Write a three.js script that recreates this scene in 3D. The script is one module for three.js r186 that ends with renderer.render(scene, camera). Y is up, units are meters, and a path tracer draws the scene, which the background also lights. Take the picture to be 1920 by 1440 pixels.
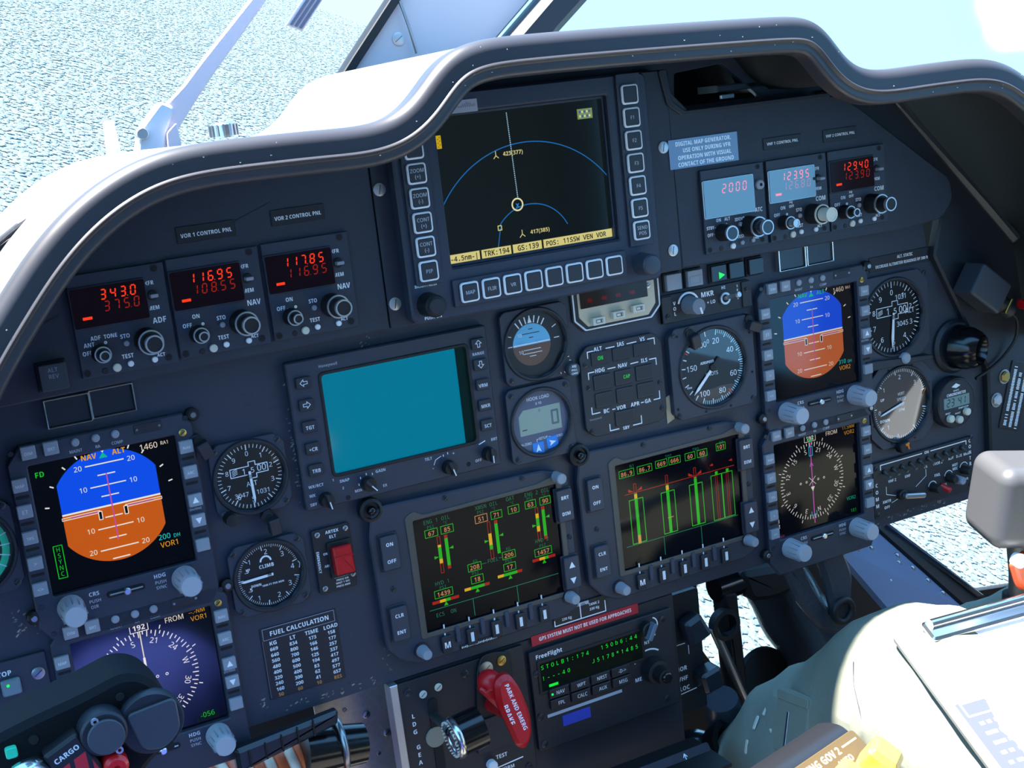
import * as THREE from 'three';
import { RoundedBoxGeometry } from 'three/addons/geometries/RoundedBoxGeometry.js';
import { mergeGeometries, toCreasedNormals, mergeVertices } from 'three/addons/utils/BufferGeometryUtils.js';
import { MarchingCubes } from 'three/addons/objects/MarchingCubes.js';

// ---------------------------------------------------------------- camera, sky, sun, exposure
// World: x to the right along the instrument panel, y up the panel, z out of the panel towards the crew. Metres.
const scene = new THREE.Scene();
const camera = new THREE.PerspectiveCamera(33.2, 4 / 3, 0.02, 60000);
camera.position.set(-0.2811, 0.2288, 0.9285);
camera.up.set(0.19421, 0.97068, -0.14162);
camera.lookAt(-0.2811 + 0.42582, 0.2288 - 0.21348, 0.9285 - 0.87927);
scene.add(camera);

const UPW = new THREE.Vector3(0.367, 0.895, 0.255).normalize();   // the true vertical: the aircraft is banked in a turn
const renderer = new THREE.WebGLRenderer({ antialias: true });
renderer.toneMapping = THREE.LinearToneMapping;
renderer.toneMappingExposure = 2.0;
renderer.shadowMap.enabled = true;

const SUN = new THREE.Vector3(-0.27, 0.95, -0.06).normalize();
const sun = new THREE.DirectionalLight(new THREE.Color(1, 0.95, 0.86), 17);
sun.position.copy(SUN).multiplyScalar(6); sun.target.position.set(0.2, 0, 0);
sun.castShadow = true; sun.shadow.radius = 3; sun.shadow.mapSize.set(2048, 2048);
Object.assign(sun.shadow.camera, { left: -1.6, right: 1.6, top: 1.6, bottom: -1.6, near: 0.5, far: 14 });
scene.add(sun); scene.add(sun.target);

let seed = 20260;
const rnd = () => { seed = (seed * 1664525 + 1013904223) >>> 0; return seed / 4294967296; };

{ // clear blue sky, paler at the horizon, with a few cumulus clouds
  const W = 1024, H = 512, data = new Float32Array(W * H * 4), v = new THREE.Vector3();
  const clouds = [[[0.775, 0.035, -0.63], 0.068]];
  for (let i = 0; i < 9; i++) {
    const a = i * 0.698 + rnd() * 0.5, e = 0.08 + rnd() * 0.25;
    clouds.push([[Math.cos(a) * Math.cos(e), Math.sin(e) , Math.sin(a) * Math.cos(e)], 0.04 + rnd() * 0.05]);
  }
  const cs = clouds.map(([d, r]) => [new THREE.Vector3(...d).normalize(), r]);
  for (let j = 0; j < H; j++) for (let i = 0; i < W; i++) {
    const th = (0.5 - (j + 0.5) / H) * Math.PI, ph = ((i + 0.5) / W - 0.5) * 2 * Math.PI;
    v.set(Math.cos(ph) * Math.cos(th), -Math.sin(th), Math.sin(ph) * Math.cos(th));
    const up = Math.max(0, v.dot(UPW)), k = Math.pow(1 - up, 3);
    let c = [0.34 + 0.01 * k, 0.88 + 0.15 * k, 1.7 + 0.1 * k], w = 0;
    for (const [d, r] of cs) { const a = Math.acos(Math.min(1, v.dot(d))); w = Math.max(w, THREE.MathUtils.smoothstep(r * 1.06 - a, 0, r * 0.12)); }
    c = c.map((x) => x + (3.0 - x) * w);
    data.set([...c, 1], (j * W + i) * 4);
  }
  const t = new THREE.DataTexture(data, W, H, THREE.RGBAFormat, THREE.FloatType);
  t.mapping = THREE.EquirectangularReflectionMapping; t.magFilter = THREE.LinearFilter; t.needsUpdate = true;
  scene.background = t; scene.environment = t;
}

// ---------------------------------------------------------------- helpers (sizes in millimetres)
const S = 0.001;
const used = {};
const numbered = (n) => { const k = used[n] = (used[n] ?? -1) + 1; return k ? n + '_' + String(k).padStart(3, '0') : n; };
function thing(name, label, category, [x, y, z] = [0, 0, 0], group) {
  const o = new THREE.Group(); o.name = numbered(name); o.position.set(x * S, y * S, z * S);
  o.userData = { label, category }; if (group) o.userData.group = group;
  scene.add(o); return o;
}
function struct(name, geo, m, label, category) {
  const o = new THREE.Mesh(geo, m); o.name = name; o.userData = { kind: 'structure', label, category }; o.castShadow = o.receiveShadow = true; scene.add(o); return o;
}
function add(parent, name, geo, m, [x, y, z] = [0, 0, 0], rot, label) {
  const o = new THREE.Mesh(geo, m); o.name = name; o.position.set(x * S, y * S, z * S);
  if (rot) o.rotation.set(...rot);
  if (label) o.userData.label = label;
  o.castShadow = o.receiveShadow = true; parent.add(o); return o;
}
function solo(name, label, category, geo, m, pos, rot, group) {     // a thing that is one mesh
  const o = add(scene, numbered(name), geo, m, pos, rot); o.userData = { label, category }; if (group) o.userData.group = group; return o;
}
const lin = (r, g, b) => new THREE.Color().setRGB(r, g, b);
const mat = (color, roughness = 0.6, extra = {}) => new THREE.MeshPhysicalMaterial({ color: Array.isArray(color) ? lin(...color) : new THREE.Color(color), roughness, ...extra });

// fine mottle for painted metal: colour only
function noiseTex(size, rep, lo, hi, tint = [1, 1, 1], blobs = 0) {
  const d = new Uint8Array(size * size * 4), g = new Float32Array(size * size);
  for (let o = 0, n = 4; n <= size; n *= 2, o++) {
    const a = Float32Array.from({ length: n * n }, rnd), amp = blobs ? (n < size / 2 ? 1 : 0.6) : Math.pow(n / size, 0.25);
    for (let y = 0; y < size; y++) for (let x = 0; x < size; x++) {
      const fx = x * n / size, fy = y * n / size, x0 = fx | 0, y0 = fy | 0, u = fx - x0, w = fy - y0, x1 = (x0 + 1) % n, y1 = (y0 + 1) % n;
      const su = u * u * (3 - 2 * u), sw = w * w * (3 - 2 * w);
      g[y * size + x] += amp * ((a[y0 * n + x0] * (1 - su) + a[y0 * n + x1] * su) * (1 - sw) + (a[y1 * n + x0] * (1 - su) + a[y1 * n + x1] * su) * sw - 0.5);
    }
  }
  let m = 0; for (const x of g) m = Math.max(m, Math.abs(x));
  for (let i = 0; i < g.length; i++) { const k = lo + (hi - lo) * (0.5 + 0.5 * g[i] / m); for (let c = 0; c < 3; c++) d[i * 4 + c] = Math.min(255, 255 * k * tint[c]); d[i * 4 + 3] = 255; }
  const t = new THREE.DataTexture(d, size, size); t.wrapS = t.wrapT = THREE.RepeatWrapping; t.magFilter = THREE.LinearFilter; t.colorSpace = THREE.SRGBColorSpace; t.repeat.set(rep, rep); t.needsUpdate = true;
  return t;
}
const grain = noiseTex(256, 12, 0.8, 1.0);
const leatherBump = noiseTex(256, 60, 0, 1);

const BG = '#2a3140', DK = '#1c2029', WH = '#eef1f5';                  // panel paint, black plastic, print
const M = {
  panel: mat(BG, 0.55, { map: grain }), face: mat(BG, 0.5), dark: mat(DK, 0.5), black: mat('#0d0e12', 0.55), gloss: mat('#0a0b0f', 0.18),
  rubber: mat('#2b2b30', 0.42, { bumpMap: leatherBump, bumpScale: 0.0004 }), white: mat('#e4e6ea', 0.45), grey: mat('#8f949e', 0.45), knob: mat('#a3a8b2', 0.42), button: mat('#8d939d', 0.5),
  chrome: mat('#d6d9dd', 0.22, { metalness: 1 }), steel: mat('#9ea3a8', 0.35, { metalness: 1 }), alu: mat('#c3c6ca', 0.4, { metalness: 0.9 }), brass: mat('#b49a58', 0.35, { metalness: 1 }),
  red: mat('#c4101a', 0.35), orange: mat('#d9761c', 0.5), tan: mat('#b9a98c', 0.6), cavity: mat('#07080a', 0.9), lens: mat('#232833', 0.25),
  screw: mat('#3a3d44', 0.35, { metalness: 0.7 }), slot: mat('#0b0c0e', 0.8), cream: mat('#cfcdbd', 0.45),
};
// printed faces and screens share a few large canvases; a cell is a rectangle of one of them
const PPM = 6, PAGE = 2048;
const pages = { print: [], screen: [] };
function pageFor(kind, w, h) {
  let p = pages[kind].at(-1);
  const fits = () => { if (p.x + w + 4 > PAGE) { p.x = 2; p.y += p.row + 4; p.row = 0; } return p.y + h + 4 <= PAGE; };
  if (!p || !fits()) {
    const cv = document.createElement('canvas'); cv.width = cv.height = PAGE;
    const tex = new THREE.CanvasTexture(cv); tex.colorSpace = THREE.SRGBColorSpace; tex.magFilter = THREE.LinearFilter; tex.anisotropy = 8;
    p = { cv, ctx: cv.getContext('2d'), x: 2, y: 2, row: 0, tex, mats: {} }; p.ctx.fillStyle = '#000'; p.ctx.fillRect(0, 0, PAGE, PAGE); pages[kind].push(p); fits();
  }
  const c = { p, x: p.x, y: p.y, w, h }; p.x += w + 4; p.row = Math.max(p.row, h); return c;
}
function cell(kind, wmm, hmm, bg, draw, ppm = PPM) {
  const w = Math.ceil(wmm * ppm), h = Math.ceil(hmm * ppm), c = pageFor(kind, w, h), x = c.p.ctx;
  x.save(); x.fillStyle = bg; x.fillRect(c.x - 1, c.y - 1, w + 2, h + 2); x.beginPath(); x.rect(c.x, c.y, w, h); x.clip();
  x.translate(c.x + w / 2, c.y + h / 2); x.scale(w / wmm, h / hmm); x.lineJoin = 'round'; if (draw) draw(x); x.restore();
  return c;
}
function cellMat(c, key = 'matt', make) {
  return c.p.mats[key] ??= make ? make(c.p.tex) : new THREE.MeshPhysicalMaterial({ map: c.p.tex, roughness: 0.5 });
}
const glassy = (t) => new THREE.MeshPhysicalMaterial({ map: t, roughness: 0.35, clearcoat: 1, clearcoatRoughness: 0.03 });
const glowing = (k, sp = 0.35) => (t) => new THREE.MeshPhysicalMaterial({ color: '#05060a', emissive: 0xffffff, emissiveMap: t, emissiveIntensity: k, roughness: 0.08, specularIntensity: sp });
// text and lines on a cell, y up
function T(c, s, x, y, size = 3, o = {}) {
  c.save(); c.translate(x, -y); if (o.rot) c.rotate(-o.rot); c.scale(o.sx ?? 1, 1);
  c.fillStyle = o.color ?? WH; c.font = (o.bold === false ? '' : 'bold ') + size + 'px ' + (o.font ?? 'sans-serif'); c.textAlign = o.align ?? 'center'; c.textBaseline = 'middle'; c.fillText(s, 0, 0); c.restore();
}
function L(c, pts, color = WH, w = 0.5, close = false, fill) {
  c.beginPath(); pts.forEach(([x, y], i) => i ? c.lineTo(x, -y) : c.moveTo(x, -y)); if (close) c.closePath();
  if (fill) { c.fillStyle = fill; c.fill(); } if (w) { c.strokeStyle = color; c.lineWidth = w; c.stroke(); }
}
const box2 = (x, y, w, h) => [[x - w / 2, y - h / 2], [x + w / 2, y - h / 2], [x + w / 2, y + h / 2], [x - w / 2, y + h / 2]];
const Rc = (c, x, y, w, h, color, lw = 0.4, fill) => L(c, box2(x, y, w, h), color, lw, true, fill);
function arc(c, x, y, r, a0, a1, color = WH, w = 0.6) { c.beginPath(); if (a1 - a0 > 6.2) c.arc(x, -y, r, 0, Math.PI * 2); else c.arc(x, -y, r, -a1, -a0); c.strokeStyle = color; c.lineWidth = w; c.stroke(); }
const SEG = { 0: 'abcdef', 1: 'bc', 2: 'abged', 3: 'abgcd', 4: 'fgbc', 5: 'afgcd', 6: 'afgedc', 7: 'abc', 8: 'abcdefg', 9: 'abcfgd' };
function seg7(c, s, x, y, h, pitch, color, lw = 0.75) {                 // x, y: centre of the first digit
  const w = h * 0.48, sk = 0.12;
  const P = (u, v) => [u * w / 2 + v * h / 2 * sk, v * h / 2];
  const E = { a: [P(-.8, 1), P(.8, 1)], b: [P(1, .9), P(1, .1)], c: [P(1, -.1), P(1, -.9)], d: [P(-.8, -1), P(.8, -1)], e: [P(-1, -.1), P(-1, -.9)], f: [P(-1, .9), P(-1, .1)], g: [P(-.8, 0), P(.8, 0)] };
  let k = 0;
  for (const ch of s) {
    if (ch === '.') { L(c, box2(x + (k - 1) * pitch + w * 0.85, y - h / 2, 0.6, 0.6), color, 0, true, color); continue; }
    if (SEG[ch]) for (const g of SEG[ch]) L(c, E[g].map(([u, v]) => [x + k * pitch + u, y + v]), color, lw);
    k++;
  }
}
// geometry
function path(pts, r = 0, Cls = THREE.Shape) {                          // polygon with rounded corners, mm -> m
  const s = new Cls(), n = pts.length;
  pts.forEach(([x, y, rr], i) => {
    const q = rr ?? r, p = pts[(i + n - 1) % n], t = pts[(i + 1) % n];
    if (!q) { i ? s.lineTo(x * S, y * S) : s.moveTo(x * S, y * S); return; }
    const a = Math.hypot(p[0] - x, p[1] - y), b = Math.hypot(t[0] - x, t[1] - y), k = Math.min(q, a / 2, b / 2);
    const x1 = x + (p[0] - x) / a * k, y1 = y + (p[1] - y) / a * k, x2 = x + (t[0] - x) / b * k, y2 = y + (t[1] - y) / b * k;
    i ? s.lineTo(x1 * S, y1 * S) : s.moveTo(x1 * S, y1 * S); s.quadraticCurveTo(x * S, y * S, x2 * S, y2 * S);
  });
  s.closePath(); return s;
}
const rect = (w, h, x = 0, y = 0) => box2(x, y, w, h);
const circ = (r, x = 0, y = 0, Cls = THREE.Path) => { const p = new Cls(); p.absarc(x * S, y * S, r * S, 0, Math.PI * 2); return p; };
function slab(shape, d, { bevel = 0.6, holes = [], seg = 6 } = {}) {     // from z = 0 to d
  shape.holes.push(...holes);
  const b = Math.min(bevel, d / 2.2) * S;
  const g = new THREE.ExtrudeGeometry(shape, { depth: d * S - 2 * b, bevelEnabled: b > 0, bevelSize: b, bevelOffset: -b, bevelThickness: b, bevelSegments: 1, curveSegments: seg });
  g.translate(0, 0, b); return g;
}
function uvXY(g, w, h, c, x0 = 0, y0 = 0) {                              // the front face takes the cell, w x h mm about (x0, y0)
  const p = g.attributes.position, u = g.attributes.uv;
  for (let i = 0; i < p.count; i++) {
    const a = THREE.MathUtils.clamp((p.getX(i) / S - x0) / w + 0.5, 0, 1), b = THREE.MathUtils.clamp(0.5 - (p.getY(i) / S - y0) / h, 0, 1);
    u.setXY(i, (c.x + a * c.w) / PAGE, 1 - (c.y + b * c.h) / PAGE);
  }
  return g;
}
const cache = {};
const memo = (k, f) => cache[k] ??= f();
const rbox = (w, h, d, r = 1, bevel = 0.5) => memo(`rb${[w, h, d, r, bevel]}`, () => slab(path(rect(w, h), r), d, { bevel }));
const crease = (g, a) => { g.scale(1000, 1000, 1000); const c = toCreasedNormals(g, a); c.scale(S, S, S); return c; };   // the helper compares points to a hundredth of a unit
function turned(prof, seg = 28) {                                        // [radius, z] profile turned round z
  return memo('t' + prof.join() + seg, () => { const g = new THREE.LatheGeometry(prof.map(([r, z]) => new THREE.Vector2(r * S, z * S)), seg); g.rotateX(Math.PI / 2); return crease(g, 0.6); });
}
const cyl = (r, len, ch = 0.5, seg = 24) => turned([[0, 0], [r, 0], [r, len - ch], [r - ch, len], [0, len]], seg);
const cone = (r0, r1, len, ch = 0.5) => turned([[0, 0], [r0, 0], [r1, len - ch], [r1 - ch, len], [0, len]]);
const ring = (ro, ri, z0, z1) => turned([[ri, z0], [ro, z0], [ro, z1], [ri, z1], [ri, z0]], 40);
function printed(parent, name, w, h, d, r, bg, draw, pos, opt = {}) {    // a plate with print on its front
  const c = cell('print', w, h, bg, draw, opt.ppm), g = uvXY(slab(path(opt.pts ?? rect(w, h), r), d, { bevel: opt.bevel ?? 0.5, holes: opt.holes ?? [] }), w, h, c);
  return add(parent, name, g, cellMat(c, opt.key, opt.make), pos, opt.rot, opt.label);
}
function screen(parent, name, w, h, draw, pos, k = 0.8, opt = {}) {
  const c = cell('screen', w, h, opt.bg ?? '#02030a', draw, opt.ppm), g = uvXY(slab(path(opt.pts ?? rect(w, h), opt.r ?? 0), 1, { bevel: 0 }), w, h, c);
  return add(parent, name, g, cellMat(c, 'glow' + k + (opt.sp ?? 0.35), glowing(k, opt.sp)), pos, undefined, opt.label);
}
function tube(pts, r, m, parent, name, seg = 40, label) {                // pts in mm
  const cv = new THREE.CatmullRomCurve3(pts.map((p) => new THREE.Vector3(...p).multiplyScalar(S)));
  return add(parent, name, new THREE.TubeGeometry(cv, seg, r * S, 10), m, undefined, undefined, label);
}
function screwOn(parent, x, y, z, r = 2.4, m = M.screw, name = 'screw', turn = 0.6) {
  const g = memo('screw' + r, () => {
    const head = turned([[0, 0], [r, 0], [r, 0.7], [r * 0.75, 1.1], [0, 1.2]], 16);
    return head;
  });
  const o = add(parent, name, g, m, [x, y, z]);
  add(o, 'slot', memo('slot' + r, () => new THREE.BoxGeometry(r * 1.4 * S, 0.5 * S, 0.3 * S)), M.slot, [0, 0, 1.15], [0, 0, turn]);
  return o;
}

// ---------------------------------------------------------------- the ground far below
{
  const pine = noiseTex(1024, 24, 0.39, 0.44, [0.84, 1.0, 1.03], 1);
  const g = new THREE.CircleGeometry(30000, 96); g.rotateX(-Math.PI / 2);
  const o = struct('terrain', g, new THREE.MeshPhysicalMaterial({ map: pine, roughness: 1, specularIntensity: 0 }), 'pale sunlit forest canopy far below the aircraft', 'ground');
  pine.repeat.set(90, 90);
  o.quaternion.setFromUnitVectors(new THREE.Vector3(0, 1, 0), UPW); o.position.copy(UPW).multiplyScalar(-445);
  // tree crowns of the forest ahead, far too many to count
  const N = 560000, crown = new THREE.IcosahedronGeometry(1, 0).scale(1, 0.26, 1), inst = new THREE.InstancedMesh(crown, new THREE.MeshPhysicalMaterial({ roughness: 1, specularIntensity: 0 }), N);
  const fwd = new THREE.Vector3(0.426, -0.213, -0.879).applyQuaternion(o.quaternion.clone().invert()), head = Math.atan2(fwd.x, fwd.z), m = new THREE.Matrix4(), q = new THREE.Quaternion(), col = new THREE.Color();
  for (let i = 0; i < N; i++) {
    const a = head + (rnd() - 0.5) * 1.7, r = 800 + rnd() * 9200, k = 2.6 + rnd() * 2.6 + r * 0.0006;
    q.setFromAxisAngle(new THREE.Vector3(0, 1, 0), rnd() * 6.28);
    inst.setMatrixAt(i, m.compose(new THREE.Vector3(Math.sin(a) * r, k * 0.2, Math.cos(a) * r), q, new THREE.Vector3(k, k * (0.8 + rnd() * 0.7), k)));
    const b = 0.116 + rnd() * 0.03, h = rnd(); inst.setColorAt(i, col.setRGB(b * (0.74 + 0.2 * h), b * 1.06, b * (1.2 - 0.22 * h)));
  }
  inst.name = 'forest_trees'; inst.userData = { kind: 'stuff', label: 'pale sunlit tree crowns of the forest below the aircraft', category: 'forest' };
  inst.quaternion.copy(o.quaternion); inst.position.copy(o.position); scene.add(inst);
}

// ---------------------------------------------------------------- cabin shell
const lining = mat('#85837f', 0.85), floorMat = mat('#726f6c', 0.85, { map: grain });
const wallGeo = (pts, d, holes = []) => slab(path(pts), d, { bevel: 0, holes });
struct('floor', new THREE.BoxGeometry(1.78, 0.03, 2.06).translate(0.26, -0.865, 0.72), floorMat, 'dark cabin floor', 'floor');
struct('wall_rear', wallGeo([[-620, -860], [1150, -860], [1150, 760], [-620, 760]], 30).translate(0, 0, 1.72), lining, 'dark rear cabin bulkhead', 'wall');
struct('ceiling', wallGeo([[-620, 820], [1150, 820], [1150, 1720], [-620, 1720], [-620, 200], [-415, 200], [-415, 420], [-560, 420], [-560, 820]], 30).rotateX(Math.PI / 2).translate(0, 0.78, 0), lining, 'cabin roof lining with a left strip shaped to shade the grip', 'ceiling');  // the forward strip on the left is shaped to shade the control grip
const sideWall = (x, win) => { const g = wallGeo([[-320, -860], [1740, -860], [1740, 760], [-320, 760]], 20, win.map((w) => path(w, 40, THREE.Path))); g.rotateY(-Math.PI / 2); g.translate(x, 0, 0); return g; };
const doorTrim = mat('#37373a', 0.85);
const sw = (x, win, n, name) => { struct(name, sideWall(x, win), doorTrim, 'dark padded cabin side door', 'wall'); win.forEach((w, i) => struct(i ? 'window_7' : n, slab(path(w, 40), 3, { bevel: 0 }).rotateY(-Math.PI / 2).translate(x - 0.01, 0, 0), paneMat, 'clear door window', 'window')); };
const paneMat = new THREE.MeshPhysicalMaterial({ color: '#ffffff', roughness: 0, transmission: 1, thickness: 0, ior: 1.3, specularIntensity: 0.3 });
sw(-0.61, [[[-240, -230], [1500, -230], [1500, 640], [-60, 640]]], 'window_1', 'wall_left');
sw(1.15, [[[-240, -120], [480, -200], [480, 640], [-60, 640], [-240, 250]], [[800, -300], [1500, -300], [1500, 640], [720, 640]]], 'window_2', 'wall_right');
{ // bulkhead ahead of the crew's feet with the chin windows
  const wa = [[529, -352], [634, -385], [664, -502], [567, -512], [528, -445]], wb = [[790, -330], [965, -330], [1037, -420], [1090, -470], [1086, -514], [975, -496]], wc = [[-420, -330], [-130, -330], [-90, -520], [-400, -520]];
  struct('wall_front', wallGeo([[-620, -860], [1150, -860], [1150, -130], [-620, -130]], 12, [path(wa, 6, THREE.Path), path(wb, 5, THREE.Path), path(wc, 5, THREE.Path)]).translate(0, 0, -0.312), mat('#121418', 0.7), 'black bulkhead under the instrument panel', 'wall');
  struct('window_3', slab(path(wa, 6), 3, { bevel: 0 }).translate(0, 0, -0.308), paneMat, 'small chin window behind the pedals', 'window');
  struct('window_8', slab(path(wc, 5), 3, { bevel: 0 }).translate(0, 0, -0.308), paneMat, 'added unseen chin window on the left below the panel, letting ground light in', 'window');  // added opening, lets ground light onto the metal plate and duct
  struct('window_4', slab(path(wb, 5), 3, { bevel: 0 }).translate(0, 0, -0.308), paneMat, 'chin window on the right below the panel', 'window');
}
{ // the windscreen and its centre post
  const z = -0.35;
  const post = thing('windscreen_post', 'wide grey centre post of the windscreen, rising behind the glareshield', 'post', [0, 0, -350]);
  const lilac = mat('#c6bcc0', 0.55);
  add(post, 'cover_plate', slab(path([[120, 190], [199, 283], [540, 655], [690, 560], [406, 333], [338, 277], [250, 200]]), 14, { bevel: 2 }), lilac);
  add(post, 'seal_strip', slab(path([[110, 196], [192, 289], [532, 661], [540, 655], [199, 283], [120, 190]]), 22, { bevel: 1 }), M.black);
  add(post, 'inner_post', slab(path([[250, 190], [340, 274], [690, 560], [770, 562], [469, 329], [425, 295], [330, 205]]), 40, { bevel: 8 }), mat('#1c1d24', 0.4));
  screwOn(post, 247, 303, 14, 7, M.alu);
  tube([[251, 340, 20], [256, 318, 22], [263, 287, 20]], 1.6, M.steel, post, 'stay_rod', 12);
  struct('window_5', wallGeo([[-620, 130], [200, 130], [200, 283], [540, 655], [540, 780], [-620, 780]], 4).translate(0, 0, z + 0.004), paneMat, 'left windscreen pane', 'window');
  struct('window_6', wallGeo([[425, 130], [1150, 130], [1150, 780], [770, 780], [770, 562], [469, 329], [425, 295]], 4).translate(0, 0, z + 0.004), paneMat, 'right windscreen pane', 'window');
}
{ // windscreen wiper outside the glass
  const w = thing('windscreen_wiper', 'pale wiper arm slanting across the left windscreen', 'wiper', [0, 0, -500]);
  const pale = mat('#e8ccd0', 0.4);
  add(w, 'arm', slab(path([[4, 222], [24, 214], [70, 268], [90, 290], [160, 362], [300, 510], [290, 518], [150, 372], [80, 306], [58, 284], [26, 258]]), 10, { bevel: 2 }), pale);
  add(w, 'pivot_housing', slab(path([[-8, 206], [22, 200], [32, 236], [44, 262], [30, 270], [4, 244]], 5), 22, { bevel: 3 }), mat('#d8d6de', 0.4), [0, 0, -8]);
  add(w, 'pivot_bolt', cyl(6, 10), M.alu, [4, 238, 12]);
  add(w, 'spring_cover', slab(path([[28, 210], [44, 222], [42, 246], [30, 236]], 3), 8), pale, [0, 0, 10]);
  const b = add(w, 'blade', slab(path([[183, 338], [200, 330], [290, 430], [275, 440]]), 6, { bevel: 1 }), pale);
  for (let k = 0; k < 3; k++) add(b, 'blade_rib', slab(path([[186 + k * 5, 338 - k * 2.2], [189 + k * 5, 337 - k * 2.2], [280 + k * 5, 437 - k * 3], [277 + k * 5, 438 - k * 3]]), 3, { bevel: 0 }), mat('#6f6a7c', 0.6), [0, 0, 5]);
  const s = thing('washer_nozzle', 'white upright stub beside the wiper pivot', 'nozzle', [-25, 130, -500]);
  add(s, 'stem', turned([[0, 0], [12, 0], [9, 60], [6, 122], [4, 125], [0, 125]]).clone().rotateX(-Math.PI / 2), M.white); add(s, 'foot', cyl(16, 8, 2).clone().rotateX(-Math.PI / 2), M.white);
}

// ---------------------------------------------------------------- glareshield: padded lip and deck
const LIP = [[-330, -60], [-300, 10], [-262, 85], [-236, 124], [-215, 149], [-199, 168], [-178, 188], [-156, 204], [-132, 216], [-110, 222.5], [-82, 225], [-48, 225], [-5, 224.5], [22, 223.5], [42, 225], [58, 232], [70, 245], [82, 259], [95, 267.5], [112, 271.5], [157, 272.5], [281, 271], [385, 268.5], [400, 267.5], [412, 262], [422, 250], [432, 235], [442, 225], [456, 221], [525, 221], [585, 220], [610, 214], [632, 202], [690, 150], [740, 60], [770, -60]];
const lipCurve = new THREE.CatmullRomCurve3(LIP.map(([x, y]) => new THREE.Vector3(x * S, y * S, 0)), false, 'centripetal');
const lipN = 640, lipP = lipCurve.getSpacedPoints(lipN);
for (let k = 0; k < 90; k++) { const q = lipP.map((p) => p.clone()); for (let i = 1; i < lipN; i++) lipP[i].copy(q[i]).multiplyScalar(0.5).addScaledVector(q[i - 1], 0.25).addScaledVector(q[i + 1], 0.25); }
const lipNorm = lipP.map((p, i) => { const a = lipP[Math.max(0, i - 1)], b = lipP[Math.min(lipN, i + 1)]; const t = b.clone().sub(a).normalize(); return new THREE.Vector3(t.y, -t.x, 0); });
function sweep(section, smooth = 0.7, zOf) {                            // section: [inwards, z] in mm, open strip
  const pos = [], idx = [], uv = [], n = section.length; let run = 0;
  lipP.forEach((p, i) => { if (i) run += p.distanceTo(lipP[i - 1]); section.forEach(([a, z], k) => { const zz = zOf ? zOf(i / lipN, z) : z; pos.push(p.x + lipNorm[i].x * a * S, p.y + lipNorm[i].y * a * S, zz * S); uv.push(run, (a + zz) * S); }); });
  for (let i = 0; i < lipN; i++) for (let k = 0; k < n - 1; k++) { const a = i * n + k, b = a + n; idx.push(a, a + 1, b, b, a + 1, b + 1); }
  const g = new THREE.BufferGeometry(); g.setAttribute('position', new THREE.Float32BufferAttribute(pos, 3)); g.setAttribute('uv', new THREE.Float32BufferAttribute(uv, 2)); g.setIndex(idx); g.computeVertexNormals();
  return crease(g, smooth);
}
{
  const gs = thing('glareshield', 'black padded glareshield with a raised middle hump and a shiny rolled lip', 'glareshield');
  const roll = [[6, 100], [1, 100], [0, 112]]; for (let k = 0; k <= 24; k++) { const a = k / 24 * Math.PI / 2; roll.push([9 - 9 * Math.cos(a), 114 + 9 * Math.sin(a)]); }
  roll.push([16.4, 123.2], [17.2, 124.6], [18, 125], [18.8, 124.6], [19.6, 122.8], [20.6, 122.2]); for (let k = 0; k <= 5; k++) { const a = k / 5 * Math.PI / 2; roll.push([24 + 4 * Math.sin(a), 118.5 + 4 * Math.cos(a)]); } roll.push([28, 106], [25, 104], [6, 104]);
  const rear = (u, z) => z < 0 ? z - 130 * THREE.MathUtils.smoothstep(u, 0.5, 0.62) : z;  // the unseen right rear of the deck is lengthened to shade the sill
  const lipMat = mat('#333136', 0.4);
  add(gs, 'padded_lip', sweep(roll, 0.9), lipMat, undefined, undefined, 'rolled black vinyl lip with a seam');
  add(gs, 'deck', sweep([[2, 110], [2, -190], [5, -190], [5, 110]], 0.5, rear), mat('#727276', 0.6), undefined, undefined, 'matt deck behind the lip, its grey lightened to stand for sheen');  // sheen of the dark deck is put into a lighter grey
  add(gs, 'underside_lining', sweep([[6.5, 108], [6.5, -188], [9, -188], [9, 108]], 0.5, rear), mat('#0c0d11', 0.8), undefined, undefined, 'black lining under the deck');
  const fur = [];
  for (let k = 0; k < 60; k++) { const i = Math.floor(rnd() * lipN), a = 4 + rnd() * 20, p = lipP[i].clone().addScaledVector(lipNorm[i], a * S); fur.push(new THREE.BoxGeometry(0.0003 + rnd() * 0.0009, 0.0003 + rnd() * 0.0005, 0.0003).translate(p.x, p.y, 0.1236)); }
  const lint = add(gs, 'lint_specks', mergeGeometries(fur), M.cream); lint.userData.kind = 'stuff';
  const kn = thing('deck_knob', 'small ribbed chrome knob on the left glareshield deck', 'knob', [-52, 226, 60]);
  add(kn, 'body', cyl(9, 10, 1.5).clone().rotateX(-Math.PI / 2), M.chrome);
  for (let k = 0; k < 14; k++) add(kn, 'rib', rbox(1.4, 8, 1, 0.3, 0.1), M.steel, [9 * Math.cos(k * 0.449), 5, 9 * Math.sin(k * 0.449)], [0, Math.PI / 2 - k * 0.449, 0]);
}
{
  const f = thing('door_frame_trim', 'black curved door frame corner at the left end of the glareshield', 'trim', [0, 0, -60]);
  add(f, 'frame', slab(path([[-330, 110], [-232, 150], [-195, 174], [-175, 186], [-157, 188], [-160, 176], [-172, 158], [-186, 140], [-205, 105], [-240, 40]], 4), 30, { bevel: 3 }), M.black);
  tube([[-300, 132, 30], [-232, 158, 30], [-205, 168, 31], [-175, 185, 32], [-158, 189, 31]], 2, M.rubber, f, 'rubber_seal');
  add(f, 'white_panel', slab(path([[-300, 60], [-215, 158], [-190, 162], [-184, 150], [-230, 60]], 4), 6), M.white, [0, 0, 30]);
}

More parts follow.
